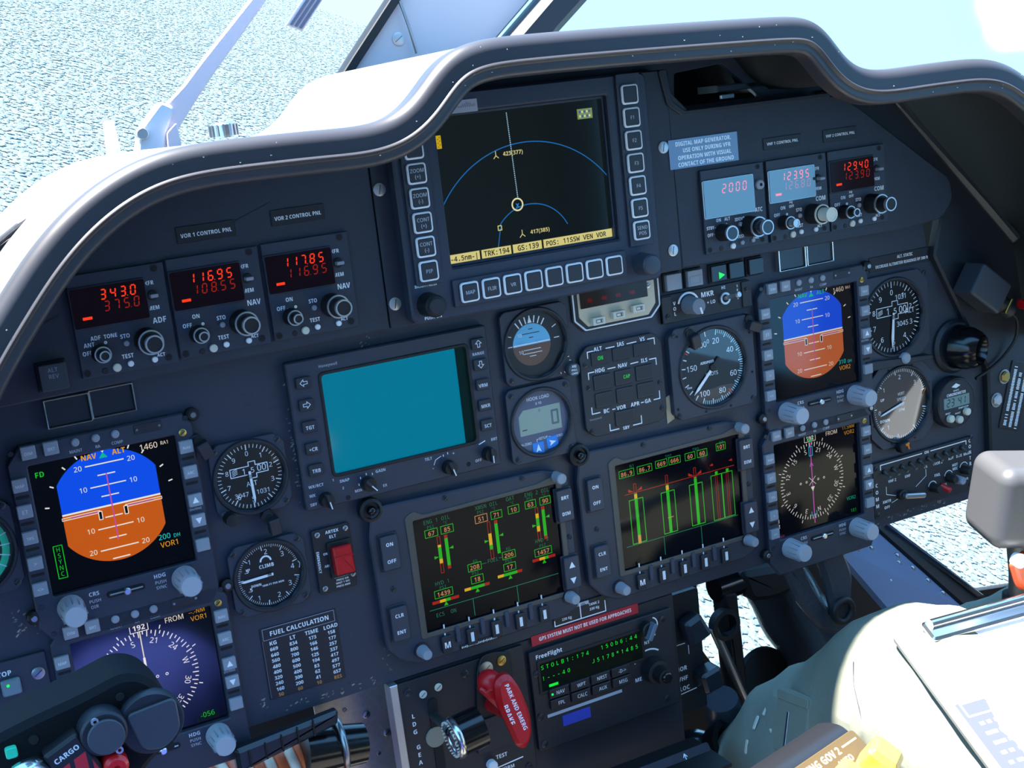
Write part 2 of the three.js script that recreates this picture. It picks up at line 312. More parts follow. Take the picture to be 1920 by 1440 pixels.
// ---------------------------------------------------------------- instrument panel boards
const chips = [];                                                       // worn paint along edges
{
  const outline = [[-330, -218], [684, -218], [694, -205], [694, -85], [660, -10], [628, 39], [600, 207], [450, 214], [432, 230], [400, 262], [100, 264], [66, 236], [40, 214], [-110, 214], [-160, 190], [-240, 100], [-320, 0]];
  const p = thing('instrument_panel', 'dark blue-grey instrument panel board carrying the flight instruments', 'panel', [0, 0, -6]);
  const w = 1150, h = 490, c = cell('print', w, h, BG, (x) => {
    for (let k = 0; k < 2600; k++) { x.fillStyle = rnd() < 0.5 ? 'rgba(20,24,32,0.25)' : 'rgba(70,78,92,0.12)'; x.fillRect((rnd() - 0.5) * w, (rnd() - 0.5) * h, 1 + rnd() * 5, 0.6 + rnd() * 2); }
    const chip = (px, py, n, sx, sy) => { for (let k = 0; k < n; k++) { x.fillStyle = ['#b9ab86', '#8d8a78', '#c9c2a6'][k % 3]; x.save(); x.translate(px - 182 + (rnd() - 0.5) * sx, 23 - py + (rnd() - 0.5) * sy); x.rotate(-0.9 + rnd()); x.fillRect(0, 0, 0.5 + rnd() * 2.4, 0.4 + rnd() * 0.5); x.restore(); } };
    chip(-228, -88, 26, 22, 26); chip(-75, -205, 8, 10, 14); chip(-20, -212, 26, 80, 6); chip(28, -190, 8, 6, 40); chip(-22, 0, 16, 4, 90); chip(590, -212, 34, 90, 5); chip(48, 62, 8, 10, 10); chip(-22, -30, 10, 3, 50);
  }, 1.95);
  add(p, 'board', uvXY(slab(path(outline), 6, { bevel: 0.5, holes: [path([[350, 208], [352, 236], [402, 240], [440, 208]], 3, THREE.Path)] }), w, h, c, 182, 23), cellMat(c));
}
{ // shelf recess beside the raised display
  const r = thing('glareshield_recess', 'dark open recess under the hump, right of the map display', 'recess', [0, 0, -70]);
  add(r, 'back', slab(path([[330, 190], [520, 190], [470, 268], [330, 268]]), 3), M.cavity);
  add(r, 'shelf', slab(path([[395, 226], [500, 226], [500, 220], [395, 220]]), 30, { bevel: 1 }), mat('#39414b', 0.5), [0, -4, 40]);
  add(r, 'clip', rbox(14, 4, 3, 1), M.steel, [402, 212, 72]);
  add(r, 'rim', slab(path([[322, 240], [330, 240], [333, 214], [345, 205], [500, 205], [500, 201], [342, 201], [328, 211]], 3), 8), M.dark, [0, 0, 84]);
}
{
  const p = thing('radio_console', 'raised sloping panel on the left holding three radio control heads', 'panel');
  add(p, 'board', slab(path([[-330, 66], [62, 71], [62, 206], [-112, 206], [-160, 182], [-225, 110], [-330, 90]], 1), 20, { bevel: 1.2 }), M.panel);
  const q = thing('radio_console', 'raised panel on the right with slanted end holding three radio control heads', 'panel');
  add(q, 'board', slab(path([[331, 75], [581, 72], [628, 76, 6], [643, 92, 8], [640, 112, 8], [530, 191, 10], [503, 203, 10], [352, 203, 8], [333, 222, 6], [331, 240]], 1), 20, { bevel: 1.2 }), M.panel);
  const sp = thing('side_fairing', 'black slanted fairing plate at the right end of the panel', 'panel', [0, 0, -4]);
  add(sp, 'plate', slab(path([[500, 206], [570, 206], [735, 40], [760, -120], [760, -216], [694, -216], [694, -85], [628, 39], [640, 80]], 3), 12, { bevel: 2 }), M.dark);
  add(sp, 'edge_roll', slab(path([[566, 208], [578, 206], [742, 40], [732, 36]], 3), 18, { bevel: 4 }), mat('#30343b', 0.4));
  for (const [x, y, m] of [[715, -97, M.brass], [703, -119, M.alu]]) { const b = add(sp, 'bolt', cyl(6, 4, 1.5, 6), m, [x, y, 12]); add(b, 'washer', ring(7.5, 5.5, 0, 1), M.steel); }
  const pl = printed(sp, 'sideways_placard', 30, 70, 1, 1, '#101217', (c) => { for (let k = 0; k < 3; k++) for (let y = -31 + k * 2; y < 30; y += 1.5) if (rnd() > 0.12) Rc(c, -8 + k * 8, y - k * 3, 3.6 + rnd(), 1, WH, 0, WH); }, [730, -120, 12.2], { rot: [0, 0, -0.32], label: 'placard with lettering turned sideways' });
}

// ---------------------------------------------------------------- radio control heads
const concentric = (parent, x, y, m = M.black, rim = M.alu) => {
  const k = add(parent, 'tuning_knob', turned([[0, 0], [9, 0], [8.6, 13.5], [8, 14.5], [0, 14.5]]), M.black, [x, y, 3]);
  add(k, 'rim', ring(8.7, 7.6, 13.6, 15), rim);
  const t = add(k, 'inner_knob', cyl(5.9, 12, 0.6), m, [0, 0, 14]); t.userData.label = 'inner knob with bright rim';
  add(k, 'inner_rim', ring(6.3, 5.2, 23.4, 26.6), rim); return k;
};
const modeKnob = (parent, x, y, bright) => {
  const k = add(parent, 'mode_knob', turned([[0, 0], [6.5, 0], [5.6, 9], [5, 10], [0, 10]]), M.black, [x, y, 3]);
  add(k, 'rim', ring(5.7, 4.8, 9.2, 10.4), M.alu);
  add(k, 'shaft', cyl(3.3, 8, 0.5), bright ? M.alu : M.black, [0, 0, 9.5]); add(k, 'shaft_rim', ring(3.6, 2.7, 16.4, 18), M.alu); return k;
};
function controlHead(kind, pos, label, o) {
  const W = 66, H = 71, t = thing('radio_control_head', label, 'radio', [pos[0] + 33.3, pos[1] - 36, 20], 'radio control heads');
  const X = (x) => x - 33, Y = (y) => 35.5 - y;                         // from the top left corner
  printed(t, 'faceplate', W, H, 3, 0.8, BG, (c) => {
    const d = (s, x, y, h, e) => T(c, s, X(x), Y(y), h * 1.1, { sx: 0.88, ...e });
    if (kind === 'ATC') { d('STBY', 6, 49, 3.6); d('OFF', 5.5, 55, 3.6); d('ON', 15, 43.5, 3.6); d('ALT', 24, 43.5, 3.6); d('IDENT', 37, 45.5, 3.6); d('TEST', 37, 60.5, 3.6); d('PRE', 53, 63.5, 3.6); d('ATC', 58, 40, 4.6); for (const [x, y] of [[11, 49.5], [10, 55], [17, 48], [23, 47.5]]) Rc(c, X(x), Y(y), 1.4, 0.5, WH, 0, WH); }
    else {
      if (kind === 'ADF') { d('OFF', 6, 54, 3.8); d('ANT', 8, 48.5, 3.8); d('ADF', 13, 44.5, 3.8); d('TONE', 23, 44.5, 3.6); } else { d('OFF', 8, 48, 3.8); d('ON', 15, 42.5, 3.8); if (kind === 'COM') { d('SQ', 24, 38.5, 3.2); d('OFF', 24.5, 42.5, 3.2); } }
      d('STO', 32.5, 46.5, 3.8); d('TEST', 32, 60.5, 3.8); d('ACT', 54.5, 64, 3.2); d(kind, 57.5, 40, 5.2); d('XFR', 54.5, 13, 3.6); d('MEM', 55, 30.5, 3.6);
      arc(c, X(19), Y(48.6), 0.7, 0, 6.3, WH, 0.9); Rc(c, X(13), Y(49), 1, 0.5, WH, 0, WH);
    }
  }, [0, 0, 0]);
  const refl = o.shiny;
  const wd = kind === 'ATC' ? 52 : 50, hd = kind === 'ATC' ? 31 : 27;
  add(t, 'display_bezel', rbox(wd + 2, hd + 2, 2, 2, 0.4), refl ? M.steel : M.face, [X(1 + wd / 2), Y(9.5 + hd / 2), 2.2]);
  const c = cell('screen', wd, hd, '#080308', (x) => {
    const col = '#ff3a18', dim = '#8e1a0c';
    const off = kind === 'ATC' ? 8 : -wd / 2 + 15;
    if (kind === 'ATC') seg7(x, '2000', -5, 7.5, 7, 7.2, col, 0.9);
    else {
      const n = o.top.replace('.', '').length, p = 6.7, x0 = wd / 2 - 7 - (n - 1) * p;
      seg7(x, o.top, x0 - 1.2, 7.4, 6.4, p, col, 0.95); seg7(x, o.low, x0, -0.8, 6.4, p, dim, 0.85);
      Rc(x, -wd / 2 + 9, -7.2, 6.4, 2, col, 0, col);
    }
  });
  const g = uvXY(slab(path(rect(wd, hd), 1.5), 1, { bevel: 0 }), wd, hd, c);
  add(t, 'display', g, cellMat(c, 'led' + refl, (tx) => new THREE.MeshPhysicalMaterial({ color: '#120a10', emissive: 0xffffff, emissiveMap: tx, emissiveIntensity: 0.54, roughness: 0.12, specularIntensity: refl ? 1 : 0.25, ior: refl ? 2.2 : 1.5 })), [X(1 + wd / 2), Y(9.5 + hd / 2), 3.6], undefined, refl ? 'display glass mirroring the bright door window, red digits' : 'dark display with red digits');
  if (kind === 'ATC') {
    concentric(t, X(46), Y(53), M.lens); const m = add(t, 'mode_knob', turned([[0, 0], [7.5, 0], [6.4, 13], [5.6, 14], [0, 14]]), M.black, [X(17.5), Y(54.5), 3]); add(m, 'rim', ring(6.5, 5.2, 13, 15), M.alu); add(m, 'cap', cyl(5.2, 0.8, 0.2), M.lens, [0, 0, 14]);
    const b = add(t, 'lens_boss', cyl(4.2, 3, 0.8), M.grey, [X(60), Y(19), 3]); add(b, 'pinhole', cyl(1.4, 0.4, 0.1), M.slot, [0, 0, 2.9]);
    for (const [x, y, r, m2] of [[37, 50, 1.9, M.grey], [37.5, 66, 1.9, M.grey], [49, 65.5, 2, M.grey], [27.5, 67.5, 2.5, M.white]]) add(t, 'push_button', cyl(r, 2.2, 0.4, 14), m2, [X(x), Y(y), 2.8]);
  } else {
    concentric(t, X(46.5), Y(52), o.gold ? M.cream : M.black, o.gold ? M.cream : M.alu); modeKnob(t, X(14.5), Y(55.2), o.gold);  // the sun patch on these knobs is painted in cream and aluminium
    const s = add(t, 'transfer_switch', cyl(3.6, 1.5, 0.4, 16), M.black, [X(55.5), Y(21.8), 3]); add(s, 'toggle', rbox(5.6, 2.6, 6, 1, 0.4), M.grey, [0, 0, 1]);
    for (const [x, y, r, m2] of [[32.5, 51.6, 2, M.grey], [33, 66, 2.1, M.white], [49.5, 66.2, 2.1, M.white], [23.5, 67, 2.9, M.cream]]) add(t, 'push_button', cyl(r, 2.2, 0.5, 16), m2, [X(x), Y(y), 2.8]);
  }
  add(t, 'light_sensor', cyl(2.2, 0.6, 0.2, 14), M.black, [X(15.5), Y(68), 2.8]);
  for (const [x, y] of [[3.6, 67.5], [59.5, 66.5], [59.5, 3.6]]) { const h = add(t, 'screw', cyl(2.3, 0.5, 0.1, 14), M.slot, [X(x), Y(y), 2.8]); add(h, 'socket_rim', ring(2.6, 2.1, 0, 0.5), M.screw); }
}
controlHead('ADF', [-165.3, 148], 'radio head marked ADF, digits 343.0 over 375.0, leftmost of all radios', { top: '343.0', low: '375.0' });
controlHead('NAV', [-97.6, 149], 'radio head marked NAV, digits 116.95 over 108.55, middle of the left three', { top: '116.95', low: '108.55' });
controlHead('NAV', [-28.9, 149.5], 'radio head marked NAV, digits 117.85 over 116.95, nearest the map display', { top: '117.85', low: '116.95' });
controlHead('ATC', [354.2, 154.5], 'radio head marked ATC with pale display reading 2000', { shiny: true });
controlHead('COM', [423.4, 154.5], 'radio head marked COM with pale display reading 123.95 and a knob coloured cream as if sunlit', { top: '123.95', low: '126.80', shiny: true, gold: true });
controlHead('COM', [491.4, 154.5], 'radio head marked COM with dark display reading 129.40, rightmost radio', { top: '129.40', low: '123.90' });

function placard(name, label, x0, y1, x1, y0, z, bg, draw, opt = {}) {
  const t = printed(scene, numbered(name), x1 - x0, y1 - y0, opt.d ?? 0.8, opt.r ?? 0.6, bg, draw, [(x0 + x1) / 2, (y0 + y1) / 2, z], { bevel: 0.2, ...opt });
  t.userData = { label, category: opt.category ?? 'placard' }; if (opt.group) t.userData.group = opt.group; return t;
}
const plBg = '#14171e';
placard('placard', 'small black placard reading VOR 1 CONTROL PNL over the middle left radio', -86, 169, -44, 157.5, 20, plBg, (c) => T(c, 'VOR 1 CONTROL PNL', 0, -0.5, 3.9, { sx: 0.95 }));
placard('placard', 'small black placard reading VOR 2 CONTROL PNL near the map display', -17.5, 171.5, 23, 160, 20, plBg, (c) => T(c, 'VOR 2 CONTROL PNL', 0, -0.5, 3.9, { sx: 0.92 }));
placard('placard', 'small black placard reading VHF 1 CONTROL PNL over the radio with the knob painted sunlit', 424, 173, 465.5, 163, 20, plBg, (c) => T(c, 'VHF 1 CONTROL PNL', 0, -0.3, 3.7, { sx: 0.95 }));
placard('placard', 'small black placard reading VHF 2 CONTROL PNL over the rightmost radio', 490, 173, 529, 162, 20, plBg, (c) => T(c, 'VHF 2 CONTROL PNL', 0, -0.3, 3.6, { sx: 0.95 }));
placard('placard', 'dark placard about the digital map generator, sky glare painted as blue-grey', 326.5, 182.5, 397, 158, 20, '#5b6d96', (c) => ['DIGITAL MAP GENERATOR.', 'USE ONLY DURING VFR', 'OPERATION WITH VISUAL', 'CONTACT OF THE GROUND'].forEach((s, i) => T(c, s, [0, 3, 0.5, 1.5][i], 8.4 - i * 5.7, 4.9, { sx: 0.92, color: '#f2f6ff' })), { make: glassy, key: 'glassy' });  // sky glare on this dark placard is put into its base colour
{
  const b = thing('reversion_switch', 'dark square switch marked ALT REV beside the radio head', 'switch', [-184, 83, 20]);
  printed(b, 'cap', 18, 18, 9, 1, '#30363f', (c) => { T(c, 'ALT', 0, 5, 4, { color: '#8b95a5', bold: false }); T(c, 'REV', 0, 0.6, 4, { color: '#8b95a5', bold: false }); }, [0, 0, 1]);
  add(b, 'socket', rbox(20.5, 20.5, 2, 1), M.black);
}
// annunciator windows half hidden under the raised panels
for (const [x, y, lab] of [[-176.5, 54, 'left of the two chrome framed annunciators above the left attitude display'], [-146, 55, 'right of the two chrome framed annunciators above the left attitude display'], [459, 63, 'left of the two chrome framed annunciators above the right attitude display'], [491, 63.5, 'right of the two chrome framed annunciators above the right attitude display']]) {
  const a = thing('annunciator', lab, 'annunciator', [x, y, 0], 'unlit annunciators');
  add(a, 'frame', slab(path(rect(31, 21), 1), 7, { bevel: 0.5, holes: [path(rect(28.6, 18.6), 0.6, THREE.Path)] }), M.chrome); add(a, 'lens', rbox(28.6, 18.6, 4.5, 0.5), M.lens);
}

// ---------------------------------------------------------------- map display under the hump
{
  const t = thing('map_display', 'large map display under the hump showing range arcs and position text', 'display', [188.5, 158, 0]);
  const X = (x) => x - 188.5, Y = (y) => y - 158;
  add(t, 'mounting_plate', slab(path([[63, 70], [331, 74], [331, 240], [84, 240], [63, 212]].map(([x, y]) => [X(x), Y(y)]), 2), 20, { bevel: 1 }), M.panel);
  printed(t, 'housing', 226, 168, 13, 8, '#2a3142', (c) => { T(c, 'BRIGHTNESS', X(90) - 0.5, Y(102.5), 3.2, { sx: 0.95 }); T(c, 'PUSH ON', X(93) - 0.5, Y(77.5), 3.4); }, [0.5, -2, 20], { holes: [path(rect(151, 115, 0, 11.5), 2, THREE.Path)], bevel: 1.5 });
  const strip = M.face;
  add(t, 'key_strip', rbox(22, 132, 3, 1.5), strip, [X(93), Y(167), 32.5]); add(t, 'key_strip', rbox(22, 138, 3, 1.5), strip, [X(283.5), Y(171), 32.5]); add(t, 'key_strip', rbox(156, 21, 3, 1.5), strip, [X(189), Y(90.5), 32.5]);
  const key = (x, y, txt, bg = '#1b2029') => {
    const k = add(t, 'key', rbox(15.6, 15.6, 2.2, 3, 0.6), M.white, [X(x), Y(y), 35.3]);
    printed(k, 'key_cap', 12.8, 12.8, 1, 1.8, bg, (c) => txt && txt.split('|').forEach((s, i, a) => T(c, s, 0, (a.length - 1) * 2.2 - i * 4.4, Math.min(4, 17 / s.length), { color: '#c9cdd6', bold: false })), [0, 0, 1.7]);
  };
  ['', 'ZOOM|(+)', 'ZOOM|(-)', 'CONT|(+)', 'CONT|(-)', 'PIP'].forEach((s, i) => key(92.5, 202.5 - i * 18.2, s, '#262b34'));
  ['', 'F1', 'F2', 'F3', 'F4', 'F5', 'SEND|POS'].forEach((s, i) => key(283.2, 223.5 - i * 18.1, s, '#262b34'));
  ['MAP', 'FLIR', 'VR', '', '', '', '', ''].forEach((s, i) => key(124 + i * 18.6, 90.3, s, '#262b34'));
  add(t, 'bezel_step', slab(path(rect(151, 115, 0, 0), 2), 4, { bevel: 0.5, holes: [path(rect(147, 110.5), 1, THREE.Path)] }), M.face, [0.3, 9.5, 24]);
  screen(t, 'screen', 147.5, 111, (c) => {
    const b = '#1d6fb8', cr = '#d9cf8a';
    arc(c, 2.5, -62, 91, 0.5, 2.7, b, 0.8); arc(c, 1, -55, 36, 0.45, 2.45, b, 0.8); L(c, [[-26.5, -34], [-30.5, -50]], b, 0.8);
    for (let y = 53; y > -13; y -= 1.5) L(c, [[-10.5 + (53 - y) * 0.03, y], [-10.5 + (53 - y) * 0.03, y - 1]], '#9fc4dd', 0.9);
    arc(c, -9.5, -18, 4.6, 0, 6.3, '#e8dfb0', 1.3); T(c, 'x', -9.5, -18, 6, { color: '#2b8ad0' });
    T(c, '423(377)', -8.5, 22, 4.4, { color: cr }); L(c, [[-23.5, 25], [-23.5, 21.5], [-25.6, 19.2]], cr, 0.7); L(c, [[-23.5, 21.5], [-21.2, 19.4]], cr, 0.7);
    T(c, '417(385)', 8, -41, 4.4, { color: cr }); L(c, [[-8, -38], [-8, -41.5], [-10.4, -44]], cr, 0.7); L(c, [[-8, -41.5], [-5.6, -43.6]], cr, 0.7);
    Rc(c, -27, -34, 3, 3.4, cr, 0.8); Rc(c, -70, 37, 4.4, 10, '#c9a616', 0, '#c9a616'); for (let k = 0; k < 6; k++) Rc(c, -70.5 + (k % 2) * 1.4, 33.5 + k * 1.4, 0.9, 0.7, '#6a5a10', 0, '#6a5a10');
    Rc(c, 59, 45, 14, 8, '#7d8f5d', 0, '#7d8f5d'); for (let k = 0; k < 10; k++) Rc(c, 54.5 + (k % 5) * 2.2, 43.2 + (k > 4) * 3.4, 1.5, 1.8, k % 2 ? '#1f63a8' : '#d8d79a', 0, k % 2 ? '#1f63a8' : '#d8d79a');
    Rc(c, 0, -52, 147.5, 6.8, cr, 0, '#d6cd84'); for (const x of [-46, -18.5, 9]) Rc(c, x, -52, 1.6, 6.8, '#1a1c14', 0, '#1a1c14');
    const k = { color: '#23251c', font: 'monospace' }; T(c, '-4.5nm-|', -60, -52, 5, k); T(c, 'TRK:194', -32, -52, 5.4, k); T(c, 'GS:139', -4, -52, 5.4, k); T(c, 'POS: 11SSW VEN VOR', 40, -52, 5.2, k);
  }, [0.3, 9.5, 23], 0.46, { bg: '#10181a', sp: 0.5 });
  printed(t, 'inventory_label', 30, 9.5, 0.6, 0.8, '#a6a8b4', (c) => { for (let k = 0; k < 12; k++) L(c, [[-6 + k * 1.6, -1], [-5.4 + k * 1.6, 0.2 + rnd() * 3], [-4.6 + k * 1.6, -1]], '#5a5c66', 0.3); }, [X(135), Y(229), 33]);
  for (const [x, y, r] of [[90, 86, 0], [283, 87, 1]]) { const k = add(t, 'rotary_knob', turned([[0, 0], [9.5, 0], [9, 4], [8.6, 15], [7.4, 16.5], [5, 17], [0, 16.4]]), r ? mat('#343c48', 0.45) : M.black, [X(x), Y(y), 32.5]); if (!r) add(k, 'grip_cap', cyl(6.4, 3, 0.8), M.dark, [0, 0, 15.5]); }
  for (const [x, y] of [[68, 175.5], [68.5, 89], [321.5, 177.5], [322.5, 91.5]]) screwOn(t, x - 188.5, y - 158, 20, 5, M.alu, 'captive_screw', 1.35);
}

// ---------------------------------------------------------------- attitude and navigation displays
function att(c, right) {
  const h = 10, cl = () => { c.save(); c.beginPath(); c.arc(0, -h, 41, 0, 7); c.clip(); c.beginPath(); c.rect(-34.5, -60, 69, 120); c.clip(); };
  const bar = (y, w, a) => L(c, [[-w, h + y], [w, h + y]], '#efe9e2', a ?? 0.9), num = (s, x, y) => T(c, s, x, h + y, 5.2, { color: '#e9e4dc', bold: false });
  cl(); Rc(c, 0, h + 30, 80, 60, '', 0, '#0c50f0'); Rc(c, 0, h - 30, 80, 60, '', 0, right ? '#c4622e' : '#c75a10'); Rc(c, 0, h + 0.3, 80, 1.3, '', 0, '#f0ece8'); c.restore();
  for (const s of [1, -1]) { bar(s * 31.5, 13.5); bar(s * 15.6, 12.5); bar(s * 7.8, 6.2); bar(s * 23.5, 6.2); for (const q of [-1, 1]) { num('10', q * 17.5, s * 15.4); num('20', q * 18.5, s * 31.2); } } bar(-39, 6.2);
  for (const a of [0.9, 1.15, 1.35, 1.8, 2.0, 2.25, 2.6, 2.95, 0.5, 0.2]) L(c, [[Math.cos(a) * 42.5, h + Math.sin(a) * 41.8], [Math.cos(a) * 45.6, h + Math.sin(a) * 44.6]], '#efece6', 1);
  L(c, [[-2.6, 54], [2.6, 54], [0, 49.6]], '#eee', 0.7, true); L(c, [[-2.6, 45.6], [2.6, 45.6], [0, 49]], '#0b9', 0.5, true, '#0fb89c');
  for (const s of [-1, 1]) { Rc(c, s * 22, h - 2.6, 26, 1.8, '#f2eef0', 0.5, right ? '#b96a40' : '#c77a50'); L(c, [[s * 9, h - 2.6], [s * 35, h - 2.6]], '#b03fb0', 0.5); Rc(c, s * 9, h - 5.6, 2.4, 6, '#f2eee8', 0.6, '#0a0a0a'); L(c, [[s * 29, h - 2.6], [s * 34, h - 2.6]], '#d8901c', 0.8); }
  L(c, [[0, h + 24], [0, h - 26]], '#c84fa8', 0.9);
  T(c, 'NAV', -10, 48, 5.4, { color: right ? '#18c060' : '#f0a010' }); T(c, 'ALT', 11, 48, 5.4, { color: right ? '#18c060' : '#f0a010' });
  T(c, '1460', 32, 47, 6, { color: '#f1dcc8', bold: false }); T(c, 'RA1', 43.5, 46.6, 3.6, { color: '#f1dcc8', bold: false });
  T(c, right ? '310' : '200', 32, -22, 5.4, { color: '#25d6d0', bold: false }); T(c, 'DH', 41, -22.4, 3.8, { color: '#25d6d0', bold: false }); T(c, right ? 'VOR2' : 'VOR1', 35, -28.5, 5.6, { color: '#f0a010', bold: false });
  if (!right) { T(c, 'FD', -44, 43, 5.4, { color: '#12c822' }); Rc(c, -41.5, -22, 6, 24, '#12c822', 0.6); [...'HSYNC'].forEach((s, i) => T(c, s, -41.5, -13 - i * 4.5, 4.4, { color: '#12c822', bold: false })); }
}
function nav(c, right) {
  const cx = right ? -5.5 : -2, cy = right ? 4 : 5, r = 37.5, w = '#efe8e2';
  for (let k = 0; k < 72; k++) { const a = Math.PI / 2 + (192 - k * 5) * Math.PI / 180, i = k % 2 ? 2.6 : 4.6; L(c, [[cx + Math.cos(a) * r, cy + Math.sin(a) * r], [cx + Math.cos(a) * (r - i), cy + Math.sin(a) * (r - i)]], w, 0.8); if (k % 9 === 0) L(c, [[cx + Math.cos(a + 0.2) * (r + 1), cy + Math.sin(a + 0.2) * (r + 1)], [cx + Math.cos(a + 0.2) * (r + 4), cy + Math.sin(a + 0.2) * (r + 4)]], w, 0.8); }
  ['N', '3', '6', 'E', '12', '15', 'S', '21', '24', 'W', '30', '33'].forEach((s, k) => { const a = Math.PI / 2 + (192 - k * 30) * Math.PI / 180; T(c, s, cx + Math.cos(a) * 30, cy + Math.sin(a) * 30, 6, { color: w, bold: false, rot: a - Math.PI / 2 }); });
  Rc(c, cx, 45.4, 13, 5.8, w, 0.6, '#04050c'); T(c, '192', cx, 45.2, 5.6, { color: w });
  T(c, 'FROM', cx + 26, 45.5, 5.4, { color: '#efe0d0', bold: false }); T(c, right ? 'VOR2' : 'VOR1', 42, 41.5, 5.2, { color: '#e09a12', bold: false }); T(c, right ? '11.5NM' : '--.-NM', 41, 46.5, 4.4, { color: '#e09a12', bold: false });
  for (const d of [-14, -7, 7, 14]) arc(c, cx + d, cy, 0.9, 0, 6.3, w, 0.6);
  if (right) {
    L(c, [[cx, cy + 44], [cx, cy - 42]], '#c84fc0', 1.1); L(c, [[cx - 2, cy + 14], [cx, cy + 18], [cx + 2, cy + 14]], '#c84fc0', 0.9); L(c, [[cx - 3.5, cy + 43], [cx, cy + 38], [cx + 3.5, cy + 43]], '#18c838', 1.2);
    Rc(c, cx, cy + 29, 4, 9, '#24b8d8', 0.8); L(c, [[cx - 3, cy - 30], [cx - 3, cy - 34], [cx + 3, cy - 34], [cx + 3, cy - 30]], '#24b8d8', 0.8); L(c, [[cx - 4, cy + 4], [cx + 4, cy - 4]], w, 0.6); L(c, [[cx + 4, cy + 4], [cx - 4, cy - 4]], w, 0.6); L(c, [[cx - 2, cy - 6], [cx + 2, cy - 6], [cx, cy - 10]], w, 0.5, true, w);
    T(c, 'VOR2', 40, -24, 4.6, { color: '#16b890', bold: false }); T(c, '181', 42, -37, 4.6, { color: '#18a838', bold: false }); T(c, '1', -48, -26, 5, { color: w }); T(c, '2', -48, -31, 5, { color: w }); T(c, 'MAG', -46, -42, 3.6, { color: '#b03f90', bold: false });
  } else { L(c, [[cx, cy + 38], [cx, cy + 14]], '#e8d8b0', 0.9); L(c, [[cx, cy + 17], [cx, cy]], '#efe8d8', 1.8); T(c, '-056', 36, -36, 5.6, { color: '#18c020', bold: false }); }
}
function efis(kind, right, x, top, sy, label) {
  const t = thing(kind === 'att' ? 'attitude_display' : 'navigation_display', label, 'display', [x, top - 48, 0], 'flight displays');
  const Y = (v) => 48 + v * sy;                                        // v from the screen's top edge
  const hh = 128 * sy;
  printed(t, 'bezel', 128, hh + 18, 7, 0, BG, (c) => {
    const off = -(Y(15) - (hh + 18) / 2); const q = (s, u, v, z, e) => T(c, s, u, Y(v) + off, z, { color: '#c9ced6', ...e });
    q('MAINT', -18, 4.2, 2.9, { bold: false }); q('RA', -3, 4.2, 2.9, { bold: false }); q('COMP', 10.5, 4.2, 2.9, { bold: false });
    q('CRS', -24, -101, 4.2); q('PUSH', -24, -106.5, 3.4, { bold: false }); q('DIR', -25, -110.6, 3.4, { bold: false }); q('HDG', 23, -100, 4.2); q('PUSH', 23, -105, 3.4, { bold: false }); q('SYNC', 23, -109, 3.4, { bold: false }); q('DH/RNG', 56.5, -57.5, 2.4, { bold: false });
  }, [0, Y(15) - (hh + 18) / 2, 0], { pts: (() => { const H = (hh + 18) / 2; return [[-64, -H + 14], [-54, -H], [58, -H], [64, -H + 12], [64, H - 10], [58, H], [-54, H], [-64, H - 12]]; })(), holes: [path(rect(102, 96 * sy, 0, Y(-48) - (Y(15) - (hh + 18) / 2)), 1.5, THREE.Path)], bevel: 1 });
  screen(t, 'screen', 102, 96 * sy, (c) => { c.translate(0, 3.5); (kind === 'att' ? att : nav)(c, right); }, [0, Y(-48), 1], right ? 0.33 : 0.46, { sp: right ? (kind === 'att' ? 0.7 : 0.3) : (kind === 'att' ? 0.4 : 1) });
  const btn = (u, v, s) => printed(t, 'button', 10, 9.4, 4, 0.8, '#8b919b', (c) => s === '▲' ? L(c, [[-2.4, -2], [2.4, -2], [0, 2.6]], '', 0, true, '#f2f4f6') : s === '▼' ? L(c, [[-2.4, 2], [2.4, 2], [0, -2.6]], '', 0, true, '#f2f4f6') : T(c, s, 0, 0, s.length > 2 ? 3 : 4, { color: '#d3d7dd', bold: false }), [u, Y(v), 6]);
  [['DIM', -49], ['BRT', -34]].forEach(([s, u]) => btn(u, 9.8, s));
  ['MAP', 'ET', 'TPS', '>', '<>'].forEach((s, k) => btn(-58.5, -11.5 - k * 18.9, s)); ['NAV', 'ARC', '▲', '▼', '△'].forEach((s, k) => btn(57, [-9.5, -28.5, -50, -65.5, -84.5][k], s));
  for (const k of [0, 1, 2, 3]) add(t, 'groove', rbox(9, 2, 0.6, 0.8, 0.1), M.slot, [-58, Y(-20.5 - k * 18.9), 6.7]);
  for (const v of [-18.5, -37.5, -75]) add(t, 'groove', rbox(9, 2, 0.6, 0.8, 0.1), M.slot, [57, Y(v), 6.7]);
  for (const u of [-17.5, -3.5, 10]) add(t, 'indicator_lamp', cyl(2.9, 2, 0.8, 18), M.grey, [u, Y(10), 6.8]);
  const n = add(t, 'name_plate', rbox(20, 7, 0.8, 1), M.dark, [33, Y(9.8), 6.8]); for (const u of [-8, 8]) add(n, 'rivet', cyl(1, 0.6, 0.2, 10), M.steel, [u, 0, 0.7]);
  screwOn(t, 56.5, Y(0.8), 6.8, 2.8, M.brass);
  for (const [u, v] of [[-60, 11], [60, 11], [-60, -101]]) add(t, 'corner_screw', cyl(2, 0.8, 0.2, 12), M.screw, [u, Y(v), 6.6]);
  for (const [u, v] of [[-41, -106.5], [40, -106.5]]) {
    const k = add(t, 'course_knob', turned([[0, 0], [9.4, 0], [9.2, 6], [7.9, 22], [7.2, 23], [0, 23]]), M.knob, [u, Y(v), 7]);
    for (let a = 0; a < 12; a++) add(k, 'flute', memo('flute', () => rbox(1.1, 15, 0.8, 0.3, 0.1).clone().rotateX(Math.PI / 2)), M.grey, [8.5 * Math.cos(a * 0.5236), 8.5 * Math.sin(a * 0.5236), 12], [0, 0, a * 0.5236]);
  }
